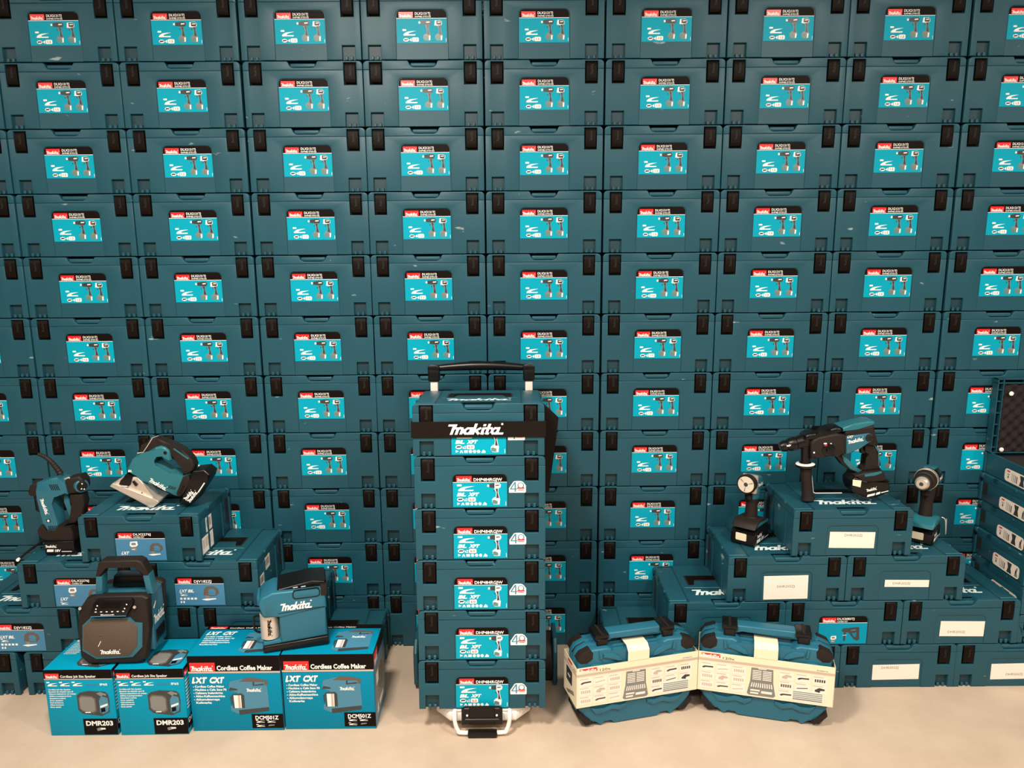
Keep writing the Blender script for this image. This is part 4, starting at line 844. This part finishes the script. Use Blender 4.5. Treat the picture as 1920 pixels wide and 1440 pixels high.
# left tool with booted cord
def SH(): b = MB(); b.M = Matrix.Translation((.0135, 0, 0)); return b
t = thing('cordless_tool', 'teal D-handled cordless tool with ribbed cord boot on the left pyramid', 'power tool', (-1.52, -.205, 3 * H2 + .001))
Q = SAW
b = MB(); b.prism(Q['shell'], -.027, .027, 'tool_blue', .006, 3); b.M = Matrix.Translation((.0145, 0, .001))
for k in range(5): b.flat([(-.031 + k * .0062, .246), (-.028 + k * .0062, .2465), (-.021 + k * .0062, .226), (-.024 + k * .0062, .2255)], -.0276, 'black_plastic')
for k in range(5): b.flat([(-.050 + k * .0058, .101), (-.047 + k * .0058, .101), (-.0455 + k * .0058, .087), (-.0485 + k * .0058, .087)], -.0276, 'black_plastic')
M0 = b.M; b.M = Matrix.Translation((-.053, -.0276, .197)) @ Matrix.Rotation(R(77), 4, 'Y'); b.logo(0, 0, .060, .012, 0, 'print_white'); b.M = Matrix.Translation((.0135, 0, .002))
b.rect(-.053, -.040, .112, .123, -.0276, 'black_plastic'); b.disc(-.0465, .1175, .004, -.0280, 'print_white', 14); part('housing', b, t)
b = MB(); b.prism(Q['head'], -.026, .026, 'soft_black', .010, 4); b.M = Matrix.Translation((.0135, 0, .0)); b.lathe((.066, -.012, .238), (.75, -.66, 0), [(0, .022), (.012, .022), (.014, .019)], 'tool_blue', 24); b.lathe((.0765, -.0214, .238), (.75, -.66, 0), [(0, .017), (.002, .0165)], 'black_plastic', 20)
for dx_, dz_ in ((0, .009), (-.004, -.008), (.005, -.011)): b.lathe((.0785 + dx_ * .6, -.0232 + dx_ * .7, .238 + dz_), (.75, -.66, 0), [(0, .0024), (.001, .002)], 'print_white', 8)
b.tube([(.020, -.018, .262), (.034, -.02, .268), (.044, -.02, .262), (.060, -.022, .258)], .003, 'silver_metal', 8); part('head', b, t, label='black round working head')
b = MB(); b.prism(Q['knob'], -.018, .018, 'soft_black', .008, 3); b.prism(P3(Q['tail'], 1, .004, 0), -.008, .012, 'soft_black', .004, 2); part('rear_knob', b, t)
b = MB(); b.prism(Q['rearhandle'], -.018, .018, 'soft_black', .008, 3); part('handle', b, t); b = MB(); b.prism(Q['frontbar'], -.009, .009, 'tool_blue', .003, 2); part('guard_bar', b, t); b = MB(); b.prism(Q['trigger'], -.010, .010, 'tool_blue', .003, 2); part('trigger', b, t)
b = MB(); b.prism(Q['base'], -.034, .034, 'soft_black', .008, 3); part('battery_foot', b, t)
b = SH(); b.prism([(-.0655, .0495), (.036, .0505), (.036, .002), (.028, .0), (-.058, .0), (-.0655, .008)], -.038, .038, 'black_plastic', .005, 3); b.logo(-.062, .028, .040, .009, -.0386, 'print_white'); b.flat([(-.058, .013), (-.056, .022), (-.034, .022), (-.036, .013)], -.0386, 'print_white'); b.text('18V', -.031, .013, .009, -.0386, 'print_white', w=.019, sh=.2, bold=.04); b.rect(-.008, .026, .013, .0155, -.0386, 'print_white'); part('battery', b, t, label='black battery pack with white lettering')
bt = smooth([(a, 0, c) for a, c in Q['boot']], 8); b = MB(); b.tube(bt, .008, 'soft_black', 14, rf=lambda u: (.0055 + .0045 * u) * (1 + .10 * math.sin(u * 75))); part('cord_boot', b, t, label='ribbed black cord boot')
b = SH(); lc = [(-.070, .005, .062), (-.085, .03, .046), (-.105, .07, .020), (-.136, .12, .0055), (-.1415, .07, .0050), (-.138, -.02, .0045), (-.128, -.084, .0045)]
b.tube(smooth(lc, 8), .0040, 'soft_black', 10); b.tube([(-.129, -.078, .006), (-.127, -.088, .006)], .0052, 'print_white', 8); part('cord', b, t, label='black cord with a pale tip')

# work light
t = thing('work_light', 'small cordless work light with round lamp beside the hammer drill', 'work light', (.832, -.158, 3 * H2 + .0005), rz=R(-40)); t.scale = (1.2, 1.2, 1.2)
battery_block(t, .100, .074, .050)
b = MB(); b.M = Matrix.Rotation(R(90), 4, 'Z')
b.prism([(-.046, .050), (.046, .050), (.046, .058), (.030, .068), (-.020, .073), (-.040, .062)], -.036, .036, 'soft_black', .006, 3); b.prism([(-.040, .056), (.047, .052), (.040, .062), (-.020, .067)], -.037, .037, 'tool_blue', .003, 2); part('battery_foot', b, t)
b = MB(); b.lathe((0, .004, .068), (0, .02, 1), [(0, .024), (.006, .0185), (.035, .0165), (.060, .0185), (.078, .020)], 'soft_black', 20); part('handle', b, t, label='brown-black rubber handle')
b = MB(); b.lathe((0, .004, .128), (0, 0, 1), [(0, .0185), (.004, .0205), (.026, .0215), (.034, .016)], 'tool_blue', 20); b.prism([(-.010, .128), (.010, .128), (.010, .146), (-.010, .146)], -.026, -.015, 'black_plastic', .003); part('neck', b, t)
b = MB(); b.M = Matrix.Rotation(R(90), 4, 'Z'); b.prism([(-.012, .150), (.030, .152), (.036, .165), (.034, .186), (.020, .194), (-.012, .200)], -.020, .020, 'tool_blue', .006, 3); b.prism([(-.022, .150), (-.010, .150), (-.006, .200), (-.018, .204)], -.022, .022, 'silver_metal', .003, 2)
b.M = Matrix.Translation((.0206, 0, 0)) @ Matrix.Rotation(R(90), 4, 'Z'); b.logo(-.006, .166, .036, .010, 0, 'print_white'); part('head_housing', b, t)
b = MB(); b.lathe((0, -.016, .180), (0, -1, 0), [(0, .021), (.008, .026), (.024, .0285), (.028, .0275)], 'soft_black', 28); part('lamp_ring', b, t)
b = MB(); b.lathe((0, -.0443, .180), (0, -1, 0), [(0, .0235), (.0006, .0233)], 'bright_lens', 28)
b.lathe((0, -.0450, .180), (0, -1, 0), [(0, .006), (.003, .0045)], 'print_dark', 14)
for a in (20, 140, 260): b.flat([(.004 * math.cos(R(a)), .180 + .004 * math.sin(R(a))), (.021 * math.cos(R(a - 5)), .180 + .021 * math.sin(R(a - 5))), (.021 * math.cos(R(a + 5)), .180 + .021 * math.sin(R(a + 5)))], -.0452, 'print_grey')
part('lens', b, t, label='bright faceted reflector lens')

# drill driver
t = thing('drill_driver', 'teal and black cordless drill driver standing at the right of the right pyramid', 'drill', (1.437, -.160, 3 * H2 + .0005), rz=R(-40)); t.scale = (1.15, 1.15, 1.15)
battery_block(t, .100, .074, .050)
b = MB(); b.M = Matrix.Rotation(R(90), 4, 'Z'); b.prism([(-.048, .050), (.046, .050), (.046, .062), (.026, .074), (-.020, .076), (-.044, .062)], -.037, .037, 'tool_teal', .006, 3); part('battery_foot', b, t)
b = MB(); b.lathe((0, .006, .070), (0, .06, 1), [(0, .024), (.006, .019), (.04, .0175), (.085, .021), (.100, .022)], 'soft_black', 20); part('handle', b, t, label='black rubber handle')
b = MB(); b.M = Matrix.Rotation(R(90), 4, 'Z'); b.prism([(-.034, .164), (-.006, .170), (.004, .150), (.012, .172), (-.002, .178), (-.036, .172)], -.018, .018, 'tool_teal', .003, 2); b.prism([(-.030, .146), (-.012, .136), (-.004, .162), (-.026, .166)], -.008, .008, 'soft_black', .003, 2); part('trigger', b, t)
b = MB(); b.lathe((0, .046, .196), (0, -1, 0), [(0, .018), (.006, .027), (.03, .030), (.060, .031), (.064, .029)], 'black_plastic', 28); b.M = Matrix.Rotation(R(90), 4, 'Z'); b.prism([(-.010, .214), (.040, .212), (.034, .224), (-.006, .228)], -.016, .016, 'tool_teal', .004, 2)
b.M = Matrix.Translation((.0312, 0, 0)) @ Matrix.Rotation(R(90), 4, 'Z'); b.logo(-.006, .190, .042, .011, 0, 'print_white'); part('motor_housing', b, t)
b = MB(); b.lathe((0, -.018, .196), (0, -1, 0), [(0, .0315), (.004, .0325), (.006, .0325), (.0065, .0310), (.012, .0310), (.0125, .0320), (.015, .0320), (.016, .030)], 'silver_metal', 30); part('torque_ring', b, t, label='ring edged with silver lines')
b = MB(); b.lathe((0, -.024, .196), (0, -1, 0), [(0, .0318), (.003, .0320), (.009, .0315), (.012, .029), (.030, .028), (.032, .024), (.050, .0235), (.052, .021)], 'soft_black', 30); part('chuck_sleeve', b, t)
b = MB(); b.lathe((0, -.075, .196), (0, -1, 0), [(0, .020), (.008, .019), (.014, .014), (.0145, .010)], 'silver_metal', 26); b.lathe((0, -.0893, .196), (0, -1, 0), [(0, .006), (.001, .0055)], 'print_dark', 14); part('chuck_jaws', b, t, label='shiny metal chuck nose')
b = MB(); b.M = Matrix.Translation((.042, 0, 0)) @ Matrix.Rotation(R(90), 4, 'Z'); b.tube(smooth([(.022, 0, .072), (.022, -.010, .066), (.024, -.014, .030), (.030, -.013, .018), (.038, -.012, .024), (.040, -.010, .064)], 5), .0015, 'silver_metal', 8); part('belt_hook', b, t, label='bent wire belt hook')

# ------------------------------------------------------------------ job-site radio speaker
t = thing('radio_speaker', 'black octagonal job-site radio with carry handle on the speaker cartons', 'radio', (-1.257, -.498, .2285), rz=R(2))
b = MB(); K = P3(RAD['shell'], 1, 0, -.004); b.prism(K, 0, .032, 'soft_black', .008, 3)
K2 = [(a * .97 + .001, c * .97 + .002) for a, c in K]; b.prism(K2, .120, .150, 'soft_black', .008, 3)
part('corner_guards', b, t)
b = MB(); b.prism([(a * .93 + .002, c * .93 + .006) for a, c in K], .03, .125, 'tool_blue', .004, 2)
b.box(.09, .1345, .034, .124, .03, .205, 'tool_blue', .004, 2); b.M = Matrix(((0, -1, 0, .1340), (1, 0, 0, 0), (0, 0, 1, 0), (0, 0, 0, 1))); b.logo(.040, .112, .080, .030, -.0015, 'print_white'); b.prism([(.045, .050), (.110, .056), (.110, .092), (.045, .090)], -.004, .004, 'black_plastic', .002); b.flat([(.040, .170), (.060, .186), (.062, .180), (.046, .164)], -.003, 'print_white')
part('cabinet', b, t, label='dark teal cabinet')
b = MB(); b.prism(P3(RAD['trim'], 1, .004, -.002), -.004, .01, 'tool_blue', .002, 2); part('grille_trim', b, t, label='blue-grey grille surround')
b = MB(); g = P3(RAD['grille'], 1, .002, -.001); b.prism(g, -.006, .005, 'mesh_brown', .003, 2)
b.logo(-.018, .042, .064, .014, -.0068, 'print_white'); b.flat([(-.022, .068), (-.020, .068), (-.010, .086), (-.012, .086)], -.0067, 'print_white'); b.lathe((-.010, -.006, .105), (0, -1, 0), [(0, .006), (.001, .003)], 'mesh_brown', 12); part('grille', b, t, label='brown perforated speaker grille')
b = MB(); b.M = Matrix.Translation((.004, -.013, .172)) @ Matrix.Rotation(R(-11), 4, 'X'); K = [(-.036, 0), (.076, 0), (.098, .045), (.092, .054), (-.012, .054), (-.022, .040)]; b.prism(K, -.006, .01, 'black_plastic', .003, 2)
b.flat([(.0, .026), (.058, .026), (.062, .046), (.004, .046)], -.0064, 'print_black')
for k in range(6): b.rect(-.018 + k * .0165, -.012 + k * .0165, .014, .0165, -.0066, 'print_white')
for x_, z_ in ((-.014, .024), (-.010, .034), (.072, .024), (.078, .036)): b.disc(x_, z_, .0022, -.0066, 'print_white', 8)
b.text('Bluetooth', .000, .004, .004, -.0066, 'print_white', w=.040); b.rect(-.030, .076, .0, .0022, -.0066, 'print_steel'); part('control_panel', b, t)
for (x0, x1, x2, x3) in ((-.030, -.010, .010, -.006), (.146, .124, .118, .140)):
    b = MB(); b.prism([(x0 + .004, .225), (x1 + .006, .225), ((x1 + x2) / 2 + .002, .290), ((x0 + x3) / 2, .290)], .020, .058, 'tool_blue', .004, 2)
    part('handle_post', b, t, label='blue-grey handle post')
b = MB(); b.prism([(-.019, .286), (-.006, .330), (.006, .338), (.112, .338), (.126, .330), (.143, .286), (.122, .286), (.112, .315), (.100, .321), (.018, .321), (.008, .315), (.000, .286)], .018, .060, 'soft_black', .006, 3); part('handle_grip', b, t, label='black rubber handle grip')
b = MB(); b.prism([(.0, .225), (.105, .225), (.100, .262), (.008, .262)], .075, .120, 'black_plastic', .004, 2); part('top_housing', b, t)
for x_ in (-.062, .102):
    b = MB(); b.lathe((x_, -.006, .196), (0, -1, 0), [(0, .005), (.003, .0042)], 'silver_metal', 10); part('screw', b, t)
for x_ in (-.03, .09):
    for y_ in (.015, .125):
        b = MB(); b.box(x_ - .015, x_ + .015, y_ - .008, y_ + .008, 0, .010, 'soft_black', .002); part('foot', b, t)

# ------------------------------------------------------------------ coffee machine
t = thing('coffee_machine', 'blue cordless coffee machine with steel mug on the coffee cartons', 'coffee machine', (-.765, -.492, .2606), rz=R(15.5))
D0, D1 = 0, .115
b = MB(); b.prism([(-.006, .001), (.190, .001), (.193, .010), (.190, .032), (-.006, .024), (-.010, .012)], D0 - .003, D1 + .003, 'black_plastic', .007, 3); part('base', b, t)
b = MB(); b.prism([(.045, .026), (.188, .032), (.186, .170), (.190, .196), (.045, .186)], D0, D1, 'case_blue', .007, 3)
b.prism([(-.006, .024), (.050, .027), (.050, .038), (-.006, .034)], D0 + .002, D1 - .002, 'case_blue', .004, 2)
b.prism([(-.004, .124), (.002, .118), (.048, .118), (.190, .128), (.187, .196), (.030, .199), (.000, .186), (-.012, .172), (-.010, .158)], D0 - .003, D1 + .003, 'case_blue', .008, 3)
b.logo(.050, .136, .098, .024, -.0042, 'print_white', thick=.0008); b.prism([(.044, .1285), (.170, .1335), (.170, .1350), (.044, .130)], -.0042, -.002, 'teal_recess_shade')
part('housing', b, t)
b = MB(); b.prism([(.040, .190), (.190, .192), (.194, .200), (.190, .214), (.150, .216), (.046, .205)], D0 + .012, D1 + .004, 'black_plastic', .006, 3); b.prism([(.174, .170), (.193, .172), (.194, .205), (.174, .205)], -.005, D1 + .005, 'soft_black', .003, 2)
for a in (.092, .116): b.prism([(a, .2010), (a + .014, .2018), (a + .014, .2035), (a, .2027)], D0 + .0105, D0 + .0125, 'print_white')
part('battery_lid', b, t, label='glossy black battery lid')
b = MB(); b.prism(rrect(.092, .170, .172, .196, .009, 4), -.0055, .004, 'case_blue', .003, 2); b.prism(rrect(.089, .173, .169, .199, .011, 4), -.0036, .002, 'black_plastic'); part('side_clip', b, t)
b = MB(); b.box(-.018, -.008, .02, .09, .150, .182, 'case_blue', .004, 2); b.box(-.010, -.004, .024, .086, .118, .150, 'black_plastic', .003); part('spout_cover', b, t)
m_ = thing('steel_mug', 'brushed steel mug with black handle in the blue coffee machine', 'mug', (0, 0, 0)); Mc = Matrix.Translation((-.765, -.492, .2606)) @ Matrix.Rotation(R(15.5), 4, 'Z')
m_.location = Mc @ Vector((.0150, .036, .0386)); m_.rotation_euler = (0, 0, R(15.5))
b = MB(); b.lathe((0, 0, 0), (0, 0, 1), [(0, .027), (.001, .029), (.078, .029), (.079, .027)], 'matt_aluminium', 32)
b.M = Matrix.Translation((-.001, -.0298, .070)) @ Matrix.Rotation(R(90), 4, 'Y'); b.logo(0, -.005, .058, .012, 0, 'print_black'); part('cup', b, m_)
b = MB(); b.tube(smooth([(-.026, .006, .068), (-.044, .012, .066), (-.048, .013, .050), (-.046, .012, .020), (-.026, .006, .012)], 5), .0038, 'black_plastic', 8); part('mug_handle', b, m_)

# ------------------------------------------------------------------ two socket-set cases in paper sleeves
def kit(label, x, y, rz, slv_off):
    def sq(b): b.v = [Vector((v.x, v.y, v.z if v.z < .2 else .2 + (v.z - .2) * .79)) for v in b.v]; return b
    t = thing('socket_set_case', label, 'tool case', (x, y, 0), rz, group='socket-set cases in cream sleeves')
    w_, h_ = .205, .292; D = .104
    O = [(-.195, .050), (-.168, .012), (-.150, .006), (-.120, .006), (-.112, .001), (-.088, .001), (-.082, .008), (.082, .008), (.088, .001), (.112, .001), (.120, .006), (.150, .006), (.168, .012), (.195, .050),
         (.203, .075), (.203, .248), (.191, .274), (.162, .290), (.105, .292), (.090, .284), (.078, .268), (-.078, .268), (-.090, .284), (-.105, .292), (-.162, .290), (-.191, .274), (-.203, .248), (-.203, .075)]
    b = MB()
    I = [(a * .965, .148 + (c - .148) * .955) for a, c in O]
    b.prism(O, .024, .050, 'case_blue', .005, 2); b.prism(O, .052, .078, 'case_blue', .005, 2); b.prism(I, 0, .030, 'case_blue', .012, 3); b.prism(I, .074, D, 'case_blue', .012, 3)
    for sx in (-1, 1):
        for P in ([(.100, .205), (.130, .222), (.150, .222), (.182, .195), (.182, .180), (.150, .208), (.132, .208), (.100, .190)], [(.060, .245), (.085, .262), (.115, .262), (.115, .245), (.088, .245), (.070, .225), (.052, .225)],
                  [(.118, .240), (.122, .275), (.130, .275), (.128, .240)], [(.035, .060), (.060, .045), (.085, .062), (.110, .045), (.140, .045), (.160, .075), (.140, .062), (.112, .060), (.085, .078), (.060, .062), (.035, .075)]):
            P = [(sx * a, c) for a, c in P]; b.prism(P, -.006, .006, 'case_blue', .004, 2)
    part('shell', sq(b), t)
    for sx in (-1, 1):
        for P in ([(.148, .272), (.150, .246), (.168, .230), (.190, .232), (.2015, .250), (.190, .273), (.160, .289)], [(.160, .024), (.186, .058), (.193, .052), (.196, .040), (.172, .009), (.150, .010), (.146, .020)]):
            b = MB(); P = [(sx * a, c) for a, c in P]; b.prism(P, -.0035, D + .003, 'soft_black', .006, 2); part('corner_bumper', sq(b), t, label='black rubber corner bumper')
    b = MB(); b.prism([(-.100, .285), (-.088, .302), (-.076, .308), (.076, .308), (.088, .302), (.100, .285), (.112, .285), (.104, .318), (.090, .326), (-.090, .326), (-.104, .318), (-.112, .285)], .030, .074, 'case_blue', .007, 3); part('carry_handle', sq(b), t)
    for sx in (-1, 1):
        xa, xb = sorted((sx * .088, sx * .136)); b = MB(); b.box(xa, xb, .020, .082, .306, .330, 'black_plastic', .004, 2); b.box(xa + .006, xb - .006, .016, .030, .284, .312, 'black_plastic', .003); b.box(xa + .020, xb - .020, .018, .084, .329, .3315, 'soft_black'); part('catch', sq(b), t, label='black plastic catch')
    # sleeve
    s0, s1 = .081, .2215; b = MB(); ya = -.0105
    b.box(-.206, .206, ya, ya + .0012, s0, s1, 'cream_card'); b.box(-.2065, -.205, ya, D + .010, s0, s1, 'cream_card'); b.box(.205, .2065, ya, D + .010, s0, s1, 'cream_card'); b.box(-.206, .206, D + .009, D + .010, s0, s1, 'cream_card')
    b.prism([(-.036, s1 - .002), (.036, s1 - .002), (.036, .262), (-.036, .262)], ya, ya + .0012, 'cream_card')
    b.add([(-.036, ya, .262), (.036, ya, .262), (.036, .006, .281), (-.036, .006, .281)], [(0, 1, 2, 3)], 'cream_card'); b.box(-.036, .036, .006, .100, .2800, .2812, 'cream_card')
    y = ya - .0004; X = lambda u: -.206 + .412 * u; Z = lambda v: s1 - .139 * v
    b.rect(X(0), X(1), Z(.245), Z(.185), y, 'card_grey')
    b.flat([(X(.022), Z(.035)), (X(.165), Z(.03)), (X(.165), Z(.15)), (X(.022), Z(.09))], y, 'print_red'); b.logo(X(.022), Z(.155), .060, .014, y - .0003, 'print_white'); b.text('120x', X(.185), Z(.165), .010, y, 'print_dark', w=.036, bold=.0)
    b.text('E-06616', X(.91), Z(.165), .004, y, 'print_grey', w=.032, al='C')
    grid = []
    for i in range(3):
        for j in range(3): grid += [(.02 + i * .118, .29 + j * .225)]
    grid += [(.605, .29), (.725, .29), (.845, .29), (.605, .515), (.725, .515), (.845, .515), (.605, .74)]
    for n_, (u, v) in enumerate(grid):
        b.rect(X(u), X(u + .105), Z(v + .205), Z(v), y, 'note_paper'); b.rect(X(u + .005), X(u + .075), Z(v + .035), Z(v + .018), y - .0002, 'card_grey')
        k = n_ % 5; mt_ = 'print_dark' if n_ in (0, 10, 11, 13, 14, 15) else 'print_brown' if n_ in (5, 12) else 'card_grey'
        if k == 0: b.flat([(X(u + .01), Z(v + .12)), (X(u + .03), Z(v + .09)), (X(u + .095), Z(v + .085)), (X(u + .095), Z(v + .12)), (X(u + .04), Z(v + .125)), (X(u + .02), Z(v + .15))], y - .0002, mt_)
        elif k == 1 or k == 2:
            for q_ in range(5): b.rect(X(u + .015 + q_ * .016), X(u + .026 + q_ * .016), Z(v + .15), Z(v + .08), y - .0002, mt_)
        elif k == 3: b.flat([(X(u + .01), Z(v + .15)), (X(u + .09), Z(v + .12)), (X(u + .09), Z(v + .10)), (X(u + .01), Z(v + .13))], y - .0002, mt_)
        else: b.flat([(X(u + .02), Z(v + .16)), (X(u + .02), Z(v + .12)), (X(u + .05), Z(v + .06)), (X(u + .09), Z(v + .08)), (X(u + .09), Z(v + .12)), (X(u + .06), Z(v + .13)), (X(u + .055), Z(v + .18))], y - .0002, mt_)
    # open kit picture
    b.flat([(X(.375), Z(.93)), (X(.395), Z(.62)), (X(.40), Z(.28)), (X(.56), Z(.28)), (X(.565), Z(.62)), (X(.585), Z(.93)), (X(.57), Z(.97)), (X(.39), Z(.97))], y, 'print_grey')
    for j in range(6):
        for i in range(2): b.rect(X(.41 + i * .075), X(.475 + i * .075), Z(.36 + j * .042), Z(.338 + j * .042), y - .0003, 'note_paper')
    for i in range(10): b.flat([(X(.40 + i * .017), Z(.76)), (X(.409 + i * .017), Z(.76)), (X(.415 + i * .0155), Z(.65)), (X(.408 + i * .0155), Z(.65))], y - .0003, 'note_paper')
    b.rect(X(.40), X(.47), Z(.86), Z(.82), y - .0003, 'note_paper'); b.rect(X(.48), X(.56), Z(.90), Z(.84), y - .0003, 'note_paper'); b.rect(X(.40), X(.46), Z(.93), Z(.89), y - .0003, 'note_paper'); b.rect(X(.45), X(.51), Z(.305), Z(.285), y - .0003, 'note_paper')
    b.rect(X(.700), X(.93), Z(.975), Z(.70), y, 'note_paper')
    for j in range(5): b.rect(X(.712), X(.922), Z(.758 + j * .045), Z(.728 + j * .045), y - .0003, 'print_green' if j < 4 else 'print_dark'); b.rect(X(.715), X(.92), Z(.752 + j * .045), Z(.745 + j * .045), y - .0006, 'print_white')
    # left end of the sleeve
    b.M = Matrix(((0, 1, 0, -.2065), (-1, 0, 0, D / 2), (0, 0, 1, 0), (0, 0, 0, 1)))
    b.rect(-.062, .062, Z(.245), Z(.185), -.0004, 'card_grey'); b.rect(-.02, .02, Z(.13), Z(.05), -.0004, 'print_red'); b.text('120x', .026, Z(.165), .010, -.0004, 'print_dark', w=.030, bold=0.)
    b.prism(rrect(-.035, .020, Z(.65), Z(.30), .004, 3), -.0006, 0, 'print_dark'); b.rect(-.02, .005, Z(.50), Z(.45), -.0009, 'print_white'); b.flat([(-.04, Z(.93)), (.03, Z(.72)), (.045, Z(.78)), (-.02, Z(.95))], -.0004, 'print_grey')
    part('paper_sleeve', sq(b), t, label='cream printed paper sleeve')
    return t
kit('teal socket-set case in cream sleeve beside the trolley, left of the two', .398, -.464, R(14), 0)
kit('teal socket-set case in cream sleeve, right of the two', .804, -.466, R(-15), 0)
